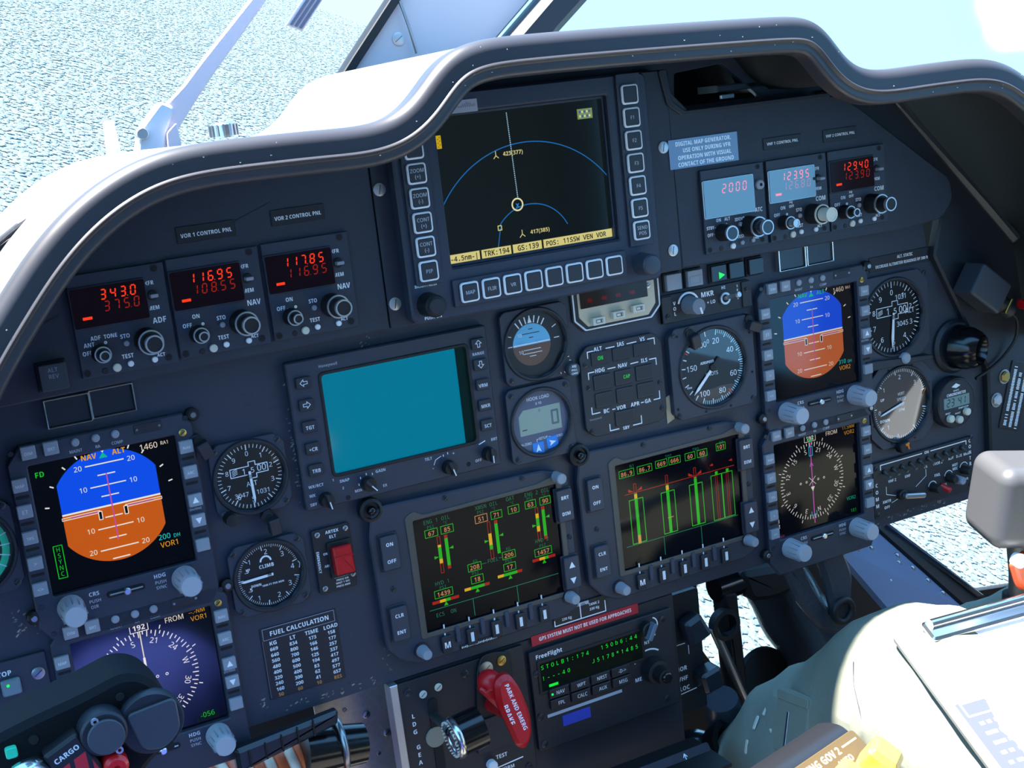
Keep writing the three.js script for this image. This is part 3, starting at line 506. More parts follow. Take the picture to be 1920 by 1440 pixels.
  const s = add(t, 'slider', rbox(27, 4.4, 1.2, 2, 0.3), M.slot, [-2, Y(-104.5), 6.8]); add(s, 'track', rbox(24, 1.2, 1.6, 0.5), M.steel, [0, 0, 0.6]); add(s, 'thumb', cyl(2.8, 3.4, 0.8, 14), M.chrome, [0.5, 0, 1]);
  for (const [u, v] of [[66, 12], [-66, -108]]) { const p = add(t, 'mounting_clamp', cyl(5, 7, 1.5, 14), M.black, [u, Y(v), 0]); add(p, 'clamp_screw', cyl(2.2, 1, 0.3, 10), M.steel, [0, 0, 6.8]); }
}
efis('att', false, -158.5, 21.5, 1, 'left attitude display, vivid blue over orange');
efis('att', true, 481, 30, 1, 'right attitude display, blue over brown behind reflections');
efis('nav', false, -154, -111.5, 0.95, 'left compass display partly hidden by the dark grip, bluish');
efis('nav', true, 474.5, -105, 0.955, 'right compass display with a magenta needle on black');

// ---------------------------------------------------------------- round instruments
const pol = (r, deg) => [r * Math.sin(deg * Math.PI / 180), r * Math.cos(deg * Math.PI / 180)];   // clock angle
function dial(name, label, x, y, w, h, r, o) {
  const t = thing(name, label, o.category ?? 'gauge', [x, y, 0]), c8 = o.cut ?? 7, a = w / 2, b = h / 2, d = o.d ?? 5;
  add(t, 'case', slab(path([[-a + c8, -b], [a - c8, -b], [a, -b + c8], [a, b - c8], [a - c8, b], [-a + c8, b], [-a, b - c8], [-a, -b + c8]], 2), d, { bevel: 0.5, holes: [circ(r + 0.5)] }), o.caseMat ?? M.face);
  add(t, 'bezel_ring', turned([[r, d - 3], [r, d + 0.5], [r + 0.8, d + 1.6], [r + 2.4, d + 1.6], [r + 3.4, d]], 48), o.ringMat ?? M.dark);
  const c = cell('print', 2 * r + 2, 2 * r + 2, o.bg ?? '#0a0b0f', o.draw);
  add(t, 'dial_face', uvXY(slab(circ(r + 0.6, 0, 0, THREE.Shape), 1, { bevel: 0, seg: 32 }), 2 * r + 2, 2 * r + 2, c), cellMat(c, o.dull ? 'dull' : 'glassy', o.dull ? (tx) => new THREE.MeshPhysicalMaterial({ map: tx, roughness: 0.35, specularIntensity: 0.4 }) : glassy), [0, 0, d - 3.6]);
  for (const [sx, sy] of o.screws ?? [[-1, 1], [1, 1], [1, -1], [-1, -1]]) screwOn(t, sx * (a - 5), sy * (b - 5), d - 0.2, 2.4);
  return t;
}
const needle = (t, ang, pts, z, m = M.white, name = 'needle') => add(t, name, slab(path(pts), 0.5, { bevel: 0 }), m, [0, 0, z], [0, 0, -ang * Math.PI / 180]);
const ticks = (c, r, n, f) => { for (let k = 0; k < n; k++) { const [len, w] = f(k) ?? [0]; if (len) L(c, [pol(r, k * 360 / n), pol(r - len, k * 360 / n)], WH, w); } };
const altFace = (r, baro) => (c) => {
  ticks(c, r - 1.5, 50, (k) => k % 5 ? [r * 0.11, 0.6] : [r * 0.17, 0.9]);
  for (let k = 0; k < 10; k++) if (k !== 4 || baro) T(c, String(k), ...pol(r * 0.68, k * 36), r * 0.2, { bold: false });
  L(c, [[-r * 0.55, r * 0.05], [-r * 0.55, r * 0.3], [0, r * 0.3], [0, r * 0.42], [r * 0.2, r * 0.42], [r * 0.2, r * 0.3], [r * 0.55, r * 0.3], [r * 0.55, r * 0.05], [r * 0.2, r * 0.05], [r * 0.2, -r * 0.07], [0, -r * 0.07], [0, r * 0.05]], WH, 0.7, true);
  T(c, '1', -r * 0.15, r * 0.17, r * 0.24, { bold: false }); T(c, '5', r * 0.1, r * 0.14, r * 0.22, { bold: false }); T(c, '00', r * 0.37, r * 0.17, r * 0.26, { bold: false });
  for (let k = 0; k < 4; k++) L(c, [[-r * 0.5, r * 0.09 + k * 1.2], [-r * 0.34, r * 0.15 + k * 1.2]], WH, 0.5);
  T(c, 'ALT', baro ? r * 0.62 : r * 0.02, baro ? r * 0.1 : -r * 0.22, r * 0.2, { bold: false });
  T(c, '1031', r * 0.32, baro ? r * 0.5 : -r * 0.5, r * 0.19, { bold: false }); T(c, baro ? '3045' : '3047', baro ? r * 0.34 : -r * 0.32, baro ? -r * 0.24 : -r * 0.5, r * 0.19, { bold: false });
};
{
  let t = dial('altimeter', 'left altimeter beside the attitude display, reading 1 500 with ALT below', -57.5, -22, 58, 58, 26, { draw: altFace(26) });
  needle(t, 178, [[-0.9, -4], [0.9, -4], [1, 17], [0, 21], [-1, 17]], 3.4); add(t, 'hub', cyl(2, 1.4, 0.3), M.black, [0, 0, 2.5]);
  add(t, 'setting_knob', turned([[0, 0], [5, 0], [4.6, 10], [0, 11]]), M.black, [-21, -27, 5]);
  t = dial('vertical_speed_indicator', 'left vertical speed dial marked CLIMB', -55, -101, 60, 56, 25.5, { draw: (c) => {
    const r = 25.5; for (const s of [1, -1]) for (let k = 0; k <= 40; k++) { const a = -90 + s * k * 4.1, l = k % 10 ? (k % 5 ? 1.8 : 2.6) : 4; L(c, [pol(r - 1.5, a), pol(r - 1.5 - l, a)], WH, k % 10 ? 0.45 : 0.8); }
    T(c, '.5', ...pol(18, -68), 4.2); T(c, '1', ...pol(19, -45), 5, { bold: false }); T(c, '2', ...pol(18.5, 0), 5.4, { bold: false }); T(c, '3', ...pol(18.5, 42), 5.4, { bold: false }); T(c, '4', ...pol(19, 84), 5.4, { bold: false }); T(c, '3', ...pol(18.5, 125), 5.4, { bold: false }); T(c, '2', ...pol(18.5, 163), 5.4, { bold: false }); T(c, '1', ...pol(19, -148), 5, { bold: false }); T(c, '.5', ...pol(18, -118), 4.2);
    T(c, 'CLIMB', -1, 7.5, 4, { sx: 0.95 }); T(c, 'UP', -15.5, 7, 2.6); T(c, 'DOWN', -11, -6.5, 2.6); T(c, '1000 FT PER MIN', 2, -8, 2.2); arc(c, -1, 11, 4, 0, 3.1, WH, 1.4); L(c, [pol(24, 78), pol(25, 84), pol(24, 92)], WH, 0.7);
  } });
  needle(t, -92, [[-1, -3], [1, -3], [0.9, 20], [0, 22.5], [-0.9, 20]], 3.4); add(t, 'hub', cyl(2, 1.4, 0.3), M.black, [0, 0, 2.5]);
  const fl = (x, y, lab, a) => { const k = thing('post_light', lab, 'lamp', [x, y, 0]); add(k, 'post', cyl(4.2, 9, 1), M.black); const h = add(k, 'hood', rbox(9, 13, 8, 1.5, 0.8), M.dark, [3, -6, 6], [0.2, 0, a]); add(h, 'collar', ring(5.2, 3.8, 0, 2), M.screw, [-2, 7, -2]); };
  fl(-92, 14, 'black angled post light at the top left of the left altimeter', 0.35); fl(-50, -55, 'black angled post light above the left climb dial', 0.1);
  fl(341, 15, 'black angled post light at the top left of the airspeed dial', 0.3); fl(405, 17, 'black angled post light at the top right of the airspeed dial', 1.2);
}
{ // standby attitude
  const t = dial('standby_horizon', 'small round standby horizon with pale blue over brown ball', 192.5, 33, 62, 62, 27.5, { bg: '#1a1c22', cut: 4, draw: (c) => {
    c.save(); c.beginPath(); c.arc(-3, 0, 17.5, 0, 7); c.clip(); Rc(c, 0, 12, 60, 24, '', 0, '#6fb9dc'); Rc(c, 0, -14, 60, 28, '', 0, '#6b4c3c'); c.restore();
    L(c, [[-20, 1], [14, 1]], '#e8eef2', 1); for (const [y, w] of [[6, 2], [9.5, 8], [13, 2], [-4, 8], [-7, 9], [-9.5, 3]]) L(c, [[-w - 3, y], [w - 3, y]], y > 0 ? '#123' : '#e6e8ea', 0.6);
    T(c, '10', -13.5, 9, 4, { bold: false }); T(c, '10', -13.5, -5, 4, { bold: false });
    for (let k = -3; k <= 3; k++) L(c, [[-3 + 18 * Math.sin(k * 0.2), 18 * Math.cos(k * 0.2)], [-3 + 24 * Math.sin(k * 0.2), 24 * Math.cos(k * 0.2)]], WH, 1.1); L(c, [[-5, 18], [-1, 18], [-3, 24]], WH, 0, true, WH);
    L(c, [[17, 11], [21, 13]], WH, 0.8); L(c, [[18, 2], [23, 2]], WH, 0.8); L(c, [[-24, 10], [-21, 9]], WH, 0.8); L(c, [[-25, 1], [-21, 1]], WH, 0.8);
  }, screws: [[-1, -1]] });
  for (const s of [-1, 1]) add(t, 'aircraft_bar', rbox(7, 0.9, 0.6, 0.2, 0.1), M.white, [-3 + s * 8, 1.5, 3.4]);
  printed(t, 'caging_scale', 13, 17, 0.6, 1, DK, (c) => { for (let k = 0; k < 8; k++) { const a = -1.2 + k * 0.3; L(c, [[-9 + 13 * Math.cos(a), 9 * Math.sin(a)], [-9 + 15 * Math.cos(a), 10.4 * Math.sin(a)]], WH, 0.6); } }, [24, -22, 5], { rot: [0, 0, -0.6] });
  const k = thing('cage_knob', 'small round grey caging knob marked ADJ beside the standby horizon', 'knob', [222.5, 6, 0]);
  add(k, 'stem', cyl(4, 5, 0.3), M.black); printed(k, 'cap', 11, 11, 5, 5.5, '#3c424c', (c) => { T(c, 'ADJ', 0, 2.6, 2.6); T(c, 'PULL', 0, -0.4, 2.4); T(c, 'CAGE', 0, -3.2, 2.4); }, [0, 0, 5]);
}
{ // hook load
  const t = dial('hook_load_gauge', 'round grey HOOK LOAD gauge with liquid crystal window and blue arrow keys', 189.5, -32.5, 61, 64, 26.5, { bg: '#545a70', cut: 4, draw: (c) => {
    T(c, 'HOOK LOAD', 0, 20.5, 3.9, { bold: false }); T(c, 'X 10', 0, 16.2, 3, { bold: false }); T(c, 'SETUP', 1, -14, 3, { bold: false }); T(c, 'UN-ZERO', -16, -16.2, 2.9, { bold: false }); T(c, 'ZERO', 16, -15, 3, { bold: false }); L(c, [[-5, -18], [-5, -14.5], [-3.5, -14.5]], WH, 0.5); L(c, [[8, -18], [8, -14.5], [6, -14.5]], WH, 0.5);
  } });
  printed(t, 'liquid_crystal_window', 40, 22, 0.8, 0.5, '#98a596', (c) => { L(c, [[-17.5, -6], [-13, -6]], '#3a4440', 1); Rc(c, 14, 0, 5.4, 11, '#5a6a70', 1.8); L(c, [[-1, 8.8], [1, 8.8], [0, 6.8]], '#6a7870', 0.4, true); }, [0, 1.5, 1.8], { pts: [[-20, -11], [20, -11], [20, 11], [-15, 11], [-20, 6]], make: glassy, key: 'glassy' });
  for (const [x, y, s] of [[-4.6, -22, 0], [9, -19.6, 1]]) printed(t, 'arrow_key', 11, 10, 1.6, 1.4, '#2f86d8', (c) => L(c, s ? [[-3, -2.6], [3.6, 0], [-3, 2.6], [-1.6, 0]] : [[-2.6, -3.4], [0, 3.6], [2.6, -3.4], [0, -1.8]], '', 0, true, '#f2f6fa'), [x, y, 1.6], { rot: [0, 0, s ? 0.1 : 0] });
}
{ // airspeed
  const W2 = '#e9edf0';
  const t = dial('airspeed_indicator', 'large round airspeed indicator in knots with white needle', 364, -19.5, 90, 82, 34.5, { d: 7, bg: '#12151b', draw: (c) => {
    const r = 34.5, A = (v) => v <= 100 ? 18 + v * 1.92 - 18 : 192 + (v - 100) * 1.5;
    for (let v = 0; v <= 200; v += 2) { const big = v % 10 === 0; if (v > 100 && !big && v % 5) continue; L(c, [pol(r - 1, A(v) * 0.99 + 12), pol(r - (big ? 6 : 4.4), A(v) * 0.99 + 12)], v < 100 ? '#bfe6ef' : W2, big ? 1 : 0.65); }
    for (const [s, a] of [['0', -6], ['20', 14], ['40', 58], ['60', 112], ['80', 158], ['100', 205], ['150', -82], ['200', -24]]) T(c, s, ...pol(s === '150' ? 22 : 24, a), s === '0' ? 5 : 7, { bold: false });
    T(c, 'AIRSPEED', -5, 5, 3.2); T(c, 'KNOTS', -1, -6, 4.4, { bold: false }); L(c, [pol(33, 145), pol(28.5, 145)], '#d82a20', 1.4); L(c, [pol(33, -58), pol(29, -58)], '#d82a20', 1.2); T(c, 'Vne', ...pol(29, -118), 3);
  } });
  needle(t, 226, [[-1.2, 4], [1.2, 4], [1.4, 24], [0, 31], [-1.4, 24]], 5.6); add(t, 'hub', cyl(3, 2, 0.5), M.black, [0, 0, 4.2]); add(t, 'counterweight', rbox(2.2, 9, 0.6, 1, 0.1), M.black, [4, 5, 5.4], [0, 0, -0.8]);
  for (const [x, y] of [[-41, -30], [-12, -38], [15, -38], [41, -12], [41, 24], [-36, 34]]) add(t, 'rivet', cyl(1.2, 0.6, 0.2, 10), M.slot, [x, y, 6.8]);
  const p = thing('tan_backing_plate', 'tan edge of backing plate showing left of the airspeed dial', 'plate', [317.5, -50, 0]); add(p, 'plate', slab(path([[-3, -12], [5, -9], [4, 14], [-3, 12]]), 1), M.tan);
}
{ // right-hand round instruments
  let t = dial('altimeter', 'right altimeter partly behind the attitude display, near the round black knob', 577, -12, 88, 84, 35.5, { cut: 12, dull: true, draw: altFace(35.5, true), screws: [[1, 1]] });
  needle(t, 186, [[-1, -4], [1, -4], [1.6, 20], [0, 31], [-1.6, 20]], 3.4); add(t, 'hub', cyl(2.5, 1.4, 0.3), M.black, [0, 0, 2.5]); add(t, 'setting_knob', cyl(5.5, 8, 1.2), M.grey, [8, -41, 3]); add(t, 'lower_lip', slab(path([[-40, -36], [43, -44], [43, -48], [-40, -46]], 2), 9), M.dark);
  t = dial('vertical_speed_indicator', 'right vertical speed dial glaring white with orange bug', 582, -99, 80, 82, 35.5, { d: 4, cut: 14, bg: '#15171c', screws: [], draw: (c) => {
    for (const s of [1, -1]) for (let k = 0; k <= 40; k++) { const a = -90 + s * k * 4.1, l = k % 10 ? 3.4 : 5.5; L(c, [pol(35, a), pol(35 - l, a)], WH, k % 10 ? 0.6 : 1); }
    T(c, '1', ...pol(26, -48), 5.5, { bold: false }); T(c, '2', ...pol(27, 2), 6, { bold: false }); T(c, '3', ...pol(27, 48), 6, { bold: false }); T(c, '0', -26, -4, 6, { bold: false }); T(c, '1', ...pol(26, -142), 5.5, { bold: false }); T(c, 'DOWN', -20, -13, 4); T(c, 'UP', -22, 8, 4); ['VERT', 'SPEED', '100', 'FPM'].forEach((s, i) => T(c, s, 2, 10 - i * 5.4, 4, { bold: false }));
  } });
  needle(t, -105, [[-0.9, -4], [0.9, -4], [0.8, 24], [0, 28], [-0.8, 24]], 2.6); const bug = add(t, 'bug', slab(path([[33, 8], [35.4, 14], [29, 4]]), 0.6, { bevel: 0 }), M.orange, [0, 0, 1.6]);
  for (let k = 0; k < 8; k++) { const a = k * 0.785 + 0.39; add(t, 'rivet', cyl(1.3, 0.5, 0.2, 10), M.slot, [39.3 * Math.cos(a) * 0.99, 39.3 * Math.sin(a), 3.9]); }
  const k = add(t, 'bug_knob', rbox(14, 9, 9, 3, 1), M.black, [-4, -41, 3], [0, 0, 0.3]); printed(k, 'orange_mark', 5, 7, 1, 0.5, '#e07a1c', null, [2, 0, 8.8], { pts: [[-2.5, 3.5], [-2.5, 1], [-0.8, 1], [-0.8, -3.5], [1.2, -3.5], [1.2, 1], [2.5, 1.4], [2.5, 3.5]] });
  const ch = thing('chronometer', 'small round digital chronometer with three cream push buttons', 'clock', [647, -110, 0]);
  add(ch, 'case', turned([[0, 0], [26, 0], [26, 8], [25, 10.5], [24, 11], [23, 10], [0, 10]], 40), M.dark);
  printed(ch, 'dial_face', 46, 46, 0.8, 23, '#1b1e26', (c) => { T(c, 'CHRONOMETER', 0, 9.5, 4, { sx: 0.85 }); L(c, [[-6, 17], [0, 20], [6, 17], [0, 15]], '', 0, true, WH); T(c, 'QUARTZ', 0, 13, 2, {}); T(c, 'RESET', -12, -9, 2.4); T(c, 'START/STOP', 9, -6.5, 2.4); T(c, 'SELECT', 1, -11, 2.2); }, [0, 0, 9.6], { bevel: 0.1 });
  printed(ch, 'liquid_crystal_window', 34, 11, 0.6, 0.4, '#6f8a86', (c) => { seg7(c, '23', -11, 0, 7, 5.6, '#18201f', 1); seg7(c, '41', 4, 0, 7, 5.6, '#18201f', 1); }, [0, 1.5, 10.1], { bevel: 0.1 });
  for (const [x, y] of [[-10.5, -14], [1, -17], [11.5, -11]]) add(ch, 'push_button', cyl(3.8, 5, 1), M.cream, [x, y, 10]);
  const bk = thing('eyeball_vent', 'glossy black round eyeball knob above the chronometer', 'knob', [655, -55, 0]);
  add(bk, 'base', turned([[0, 0], [27, 0], [27, 3], [24, 6], [0, 6]], 40), M.dark); add(bk, 'barrel', turned([[0, 0], [22, 0], [21, 14], [18, 22], [15, 26], [14, 24], [12, 16], [0, 14]], 40), M.gloss, [0, 0, 5], [0.1, 0.35, 0]);
  placard('placard', 'small black ALT. STATIC altimeter correction placard', 553, 48, 634, 34, 0, '#14171e', (c) => { T(c, 'ALT. STATIC', 4, 3.4, 4.2, { sx: 0.85 }); T(c, 'DECREASE ALTIMETER READINGS BY 300 ft', 0, -2.6, 3.9, { sx: 0.85 }); });
}
{ // green scope cut by the left edge
  const t = dial('round_scope', 'round gauge with green scale cut off at the left edge', -258, -30, 66, 66, 29.5, { bg: '#061410', draw: (c) => { arc(c, 0, 0, 25, -1.2, 1.2, '#18e0a0', 5); for (let k = -4; k < 5; k++) L(c, [[20 * Math.cos(k * 0.3), 20 * Math.sin(k * 0.3)], [28 * Math.cos(k * 0.3), 28 * Math.sin(k * 0.3)]], '#dff', 0.8); } });
  needle(t, -40, [[-1, -4], [1, -4], [0.8, 20], [-0.8, 20]], 2.6);
  const b = thing('start_stop_panel', 'dark panel with lit square push buttons at the lower left edge', 'panel', [-258, -165, 0]);
  printed(b, 'board', 72, 105, 4, 2, BG, (c) => { T(c, 'STOP', 6, 44, 5); }, [0, 0, 0]);
  for (const [x, y] of [[10, 34], [-8, 34], [5, 5], [22, 7], [-12, 4]]) { const k = add(b, 'push_button', rbox(13, 12, 4, 2, 1), mat('#6c8088', 0.3), [x, y, 3.6]); add(k, 'pilot_light', cyl(1.1, 0.6, 0.2, 10), mat('#0a3a14', 0.4, { emissive: new THREE.Color('#20ff50'), emissiveIntensity: 0.55 }), [-2, 2, 3.8]); }
  screwOn(b, 29, 38, 4, 4.6, M.steel);
}

// ---------------------------------------------------------------- weather radar display
{
  const t = thing('weather_radar', 'weather radar display with a glowing teal screen', 'display', [63.5, -0.5, 0]);
  const X = (x) => x - 63.5, Y = (y) => y + 0.5;
  printed(t, 'bezel', 167, 116, 8, 2, BG, (c) => {
    const q = (s, x, y, z = 3.4) => T(c, s, X(x), Y(y), z, { color: '#c3c8d0' });
    T(c, 'Honeywell', X(13), Y(51), 3, { color: '#9aa0aa' }); q('RANGE', 138, 35.5, 3.2); q('WX/RCT', -10, -40, 3.2); q('WX', -14, -47, 3.2); q('SBY', -14, -54, 3.2); q('SNAP', 13, -41, 3.2); q('1', 4, -38, 2.8); q('2', 11, -46, 2.8); q('GAIN', 43, -40, 3.4); q('MIN', 23, -51, 3); q('EX', 45, -52, 3); q('TILT', 84, -40, 3.2); q('BRT', 143, -36.5, 3.2); q('OFF', 127, -51, 3.2); q('+', 106, -40, 4); q('-', 87, -48, 4);
    for (const [x, y] of [[26, -42], [31, -40], [36, -41], [24, -47], [97, -40], [101, -39]]) Rc(c, X(x), Y(y), 0.7, 1.8, WH, 0, WH); L(c, [[X(88), Y(-46)], [X(90), Y(-42)], [X(95), Y(-40)]], WH, 0.5); L(c, [[X(129), Y(-38)], [X(135), Y(-36)]], WH, 0.9);
  }, [0, 0, 0], { holes: [path(rect(124, 81, X(66.8), Y(4.7)), 4, THREE.Path)], bevel: 1 });
  add(t, 'screen_rim', slab(path(rect(126, 83), 5), 3, { bevel: 0.6, holes: [path(rect(121, 78), 3.5, THREE.Path)] }), M.black, [X(66.8), Y(4.7), 6]);
  const c = cell('screen', 124, 82, '#006f8e', (x) => {
    Rc(x, 0, 0, 124, 82, '', 0, '#00708f'); Rc(x, 57, 0, 10, 82, '', 0, '#04140f');
  });
  add(t, 'screen', uvXY(slab(path(rect(124, 82), 3), 1, { bevel: 0 }), 124, 82, c), cellMat(c, 'radar', (tx) => new THREE.MeshPhysicalMaterial({ color: '#02181c', emissive: 0xffffff, emissiveMap: tx, emissiveIntensity: 0.52, roughness: 0.1, specularIntensity: 0.6 })), [X(66.8), Y(4.7), 4.5]);
  const key = (x, y, s) => { const k = printed(t, 'key', 11.5, 9, 3.5, 1.2, '#20252f', (cc) => { const a = { '<': Math.PI / 2, '>': -Math.PI / 2, '^': 0, v: Math.PI }[s]; if (a === undefined) T(cc, s, 0, 0, 3.8, { color: '#d5dae2' }); else { cc.save(); cc.rotate(-a); L(cc, [[-1, -2.8], [-1, 0.2], [-2.6, 0.2], [0, 2.8], [2.6, 0.2], [1, 0.2], [1, -2.8]], '#d5dae2', 0.6, true); cc.restore(); } }, [X(x), Y(y), 7]); };
  ['<', '>', 'TGT', '+CR', 'TRB'].forEach((s, i) => key(-8.5, 41 - i * 17, s)); [['^', 44], ['v', 27], ['VRM', 10.5], ['MKR', -6.5], ['SCT', -23]].forEach(([s, y]) => key(138, y, s));
  for (const [x, y, a] of [[-4, -52, 0.2], [31, -47.5, 0.7], [100, -50, 0.3], [136, -47, 0]]) { const k = add(t, 'rotary_knob', turned([[0, 0], [6, 0], [5.2, 8], [0, 8.5]]), M.black, [X(x), Y(y), 7]); add(k, 'pointer', rbox(2.6, 12, 5, 0.8, 0.4), M.dark, [0, 0, 6], [0, 0, a]); add(k, 'index_line', rbox(0.9, 6, 0.4, 0.2, 0.1), M.white, [Math.sin(a) * 3, -Math.cos(a) * 3, 11], [0, 0, a]); }
  for (const [x, y] of [[14, -55], [118, -52]]) add(t, 'screw', cyl(2, 0.5, 0.2, 12), M.slot, [X(x), Y(y), 7.8]);
}
{
  const t = thing('locator_beacon_switch', 'emergency locator switch panel with a red rocker', 'switch', [-2.5, -102, 0]);
  printed(t, 'plate', 31, 52, 3, 2, '#171a21', (c) => { T(c, 'ARTEX', 1, 22, 3.6); T(c, 'ELT', 1, 17.8, 3.6); T(c, 'ON', -6.6, 5, 2.6); T(c, 'ARM', -6, -5, 2.6); T(c, 'EMERGENCY', -12.4, 0, 3, { rot: -Math.PI / 2 }); ['EMERGENCY', 'PRESS ON', 'WAIT 1 SEC', 'PRESS ARM'].forEach((s, i) => T(c, s, 4, -15.5 - i * 2.6, 2.2)); }, [0, 0, 0]);
  add(t, 'rocker_frame', rbox(20, 29, 3, 1), M.black, [5, -0.5, 2.5]); const r = add(t, 'rocker', slab(path([[-7.5, -11], [7.5, -11], [7.5, 11], [-7.5, 11]], 1), 9, { bevel: 1.2 }), M.red, [5, -1, 3.5], [-0.12, 0, 0]); add(r, 'ridge', rbox(15, 1.4, 1.5, 0.4), M.red, [0, 3, 8.6]);
  for (const [x, y] of [[-11, 22], [12, 22], [-11, -22], [13, -16]]) screwOn(t, x, y, 2.8, 2.2, M.steel);
  placard('fuel_placard', 'black FUEL CALCULATION table placard with white and orange figures', -69, -143, -7, -201.5, 0, '#181c25', (c) => {
    Rc(c, 0, 24, 58, 9, '#aab', 0.4); T(c, 'FUEL CALCULATION', 0.5, 24, 5.4, { sx: 0.95 }); L(c, [[-30, 19], [-30, -28]], '#778', 0.3);
    const col = [['KG', '669', '640', '560', '480', '400', '320', '240', '160', '50'], ['LT', '834', '800', '700', '600', '500', '400', '300', '200', '60'], ['TIME', '173', '166', '146', '125', '104', '83', '62', '41', '10'], ['LOAD', '158', '177', '257', '337', '417', '497', '577', '657', 'RES']];
    col.forEach((a, i) => a.forEach((s, k) => T(c, s, -22 + i * 15.6, 16 - k * 4.75, k ? 3.9 : 4.6, { color: k === 9 ? '#d88a3c' : WH })));
  });
}

// ---------------------------------------------------------------- engine displays
function engineDisplay(x, y, label, sp, draw) {
  const t = thing('engine_display', label, 'display', [x + 65, y - 47, 0], 'engine displays');
  const X = (u) => u - 65, Y = (v) => 47 + v;
  add(t, 'bezel', slab(path([[-38, -6], [-34, 14], [-24, 19], [118, 15], [135, 10], [143, 2], [143, -100], [140, -112], [128, -117], [-10, -119], [-24, -112], [-36, -98]].map(([u, v]) => [X(u), Y(v)]), 4), 8, { bevel: 1.2, holes: [path(rect(133, 98, 0, 0), 2, THREE.Path)] }), M.face);
  add(t, 'screen_trim', slab(path([[-71, -52], [70, -52], [71, 50], [62, 55], [48, 52], [-56, 51], [-64, 56], [-72, 52]], 3), 2.4, { bevel: 0.5, holes: [path(rect(131, 96), 1.5, THREE.Path)] }), mat('#4d4844', 0.45), [0, 0, 6.6]);
  screen(t, 'screen', 132, 97, draw, [0, 0, 5], 0.42, { sp });
  const rocker = (u, v, a, b) => { add(t, 'rocker_frame', rbox(17, 31, 2, 1.5), M.dark, [X(u), Y(v), 7.2]); printed(t, 'rocker', 14.5, 28, 4, 2, '#323846', (c) => { for (const [s, q] of [[a, 7], [b, -7]]) s === '▲' ? L(c, [[-3, q - 2.6], [3, q - 2.6], [0, q + 3]], '', 0, true, '#f0f2f4') : s === '▼' ? L(c, [[-3, q + 2.6], [3, q + 2.6], [0, q - 3]], '', 0, true, '#f0f2f4') : T(c, s, 0, q, 4.2); }, [X(u), Y(v), 8.5]); };
  rocker(-23.5, -18.5, 'ON', 'OFF'); rocker(-23.5, -78.5, 'CLR', 'ENT'); rocker(140.5 - 5, -18.5, 'BRT', 'DIM'); rocker(140.5 - 5, -78.5, '▲', '▼');
  for (let k = 0; k < 5; k++) {
    const u = 14.5 + k * 22.7, s = add(t, 'soft_key', rbox(9, 14, 4, 1, 0.5), M.dark, [X(u), Y(-108), 7.4]);
    add(t, 'key_line', rbox(1.2, 11, 0.5, 0.2, 0.1), M.white, [X(u), Y(-97), 8]);
    if (k) add(s, 'index_bar', rbox(2.8, 8, 0.6, 0.4, 0.1), M.white, [0, 0, 3.8]); else printed(s, 'letter_tile', 9, 9, 0.5, 0.3, DK, (c) => T(c, 'M', 0, 0, 7), [0, 0, 3.8]);
    if (k < 4) add(t, 'divider', rbox(4, 14, 3, 0.8), mat('#333a4c', 0.5), [X(u + 11), Y(-103), 7.4]);
  }
  for (const [u, v] of [[-7, -108], [132, -100]]) { const p = add(t, 'thumb_screw', turned([[0, 0], [5.6, 0], [5, 5], [4.4, 12], [3.8, 13], [0, 13]]), M.grey, [X(u), Y(v), 7]); add(p, 'collar', ring(7, 5, 0, 2), M.dark); }
  add(t, 'thumb_screw', cyl(4.6, 12, 0.8), M.grey, [X(131.5), Y(7), 7]); const cam = add(t, 'cam_lock', turned([[0, 0], [10, 0], [9.4, 5], [7, 6], [6.4, 3.6], [0, 3.6]]), M.black, [X(-33), Y(18), 3]); add(cam, 'cam_ball', new THREE.SphereGeometry(0.0038, 16, 10), M.gloss, [0, 0, 5.5]);
  for (const [u, v] of [[30, 13], [100, 13], [-24, -50], [138, -48]]) screwOn(t, X(u), Y(v), 7.8, 2.4);
}
const GR = '#22b41c', TL = '#1f7f62', RD = '#a02012', YL = '#e0b020', OR = '#d0905c';
const lb = (c, s, x, y, z = 4.4) => T(c, s, x, y, z, { color: TL, font: 'monospace', bold: false }), vb = (c, s, x, y, w, col = GR) => { Rc(c, x, y, w, 6.4, col, 0.6); T(c, s, x, y - 0.1, 5, { color: OR, font: 'monospace' }); };
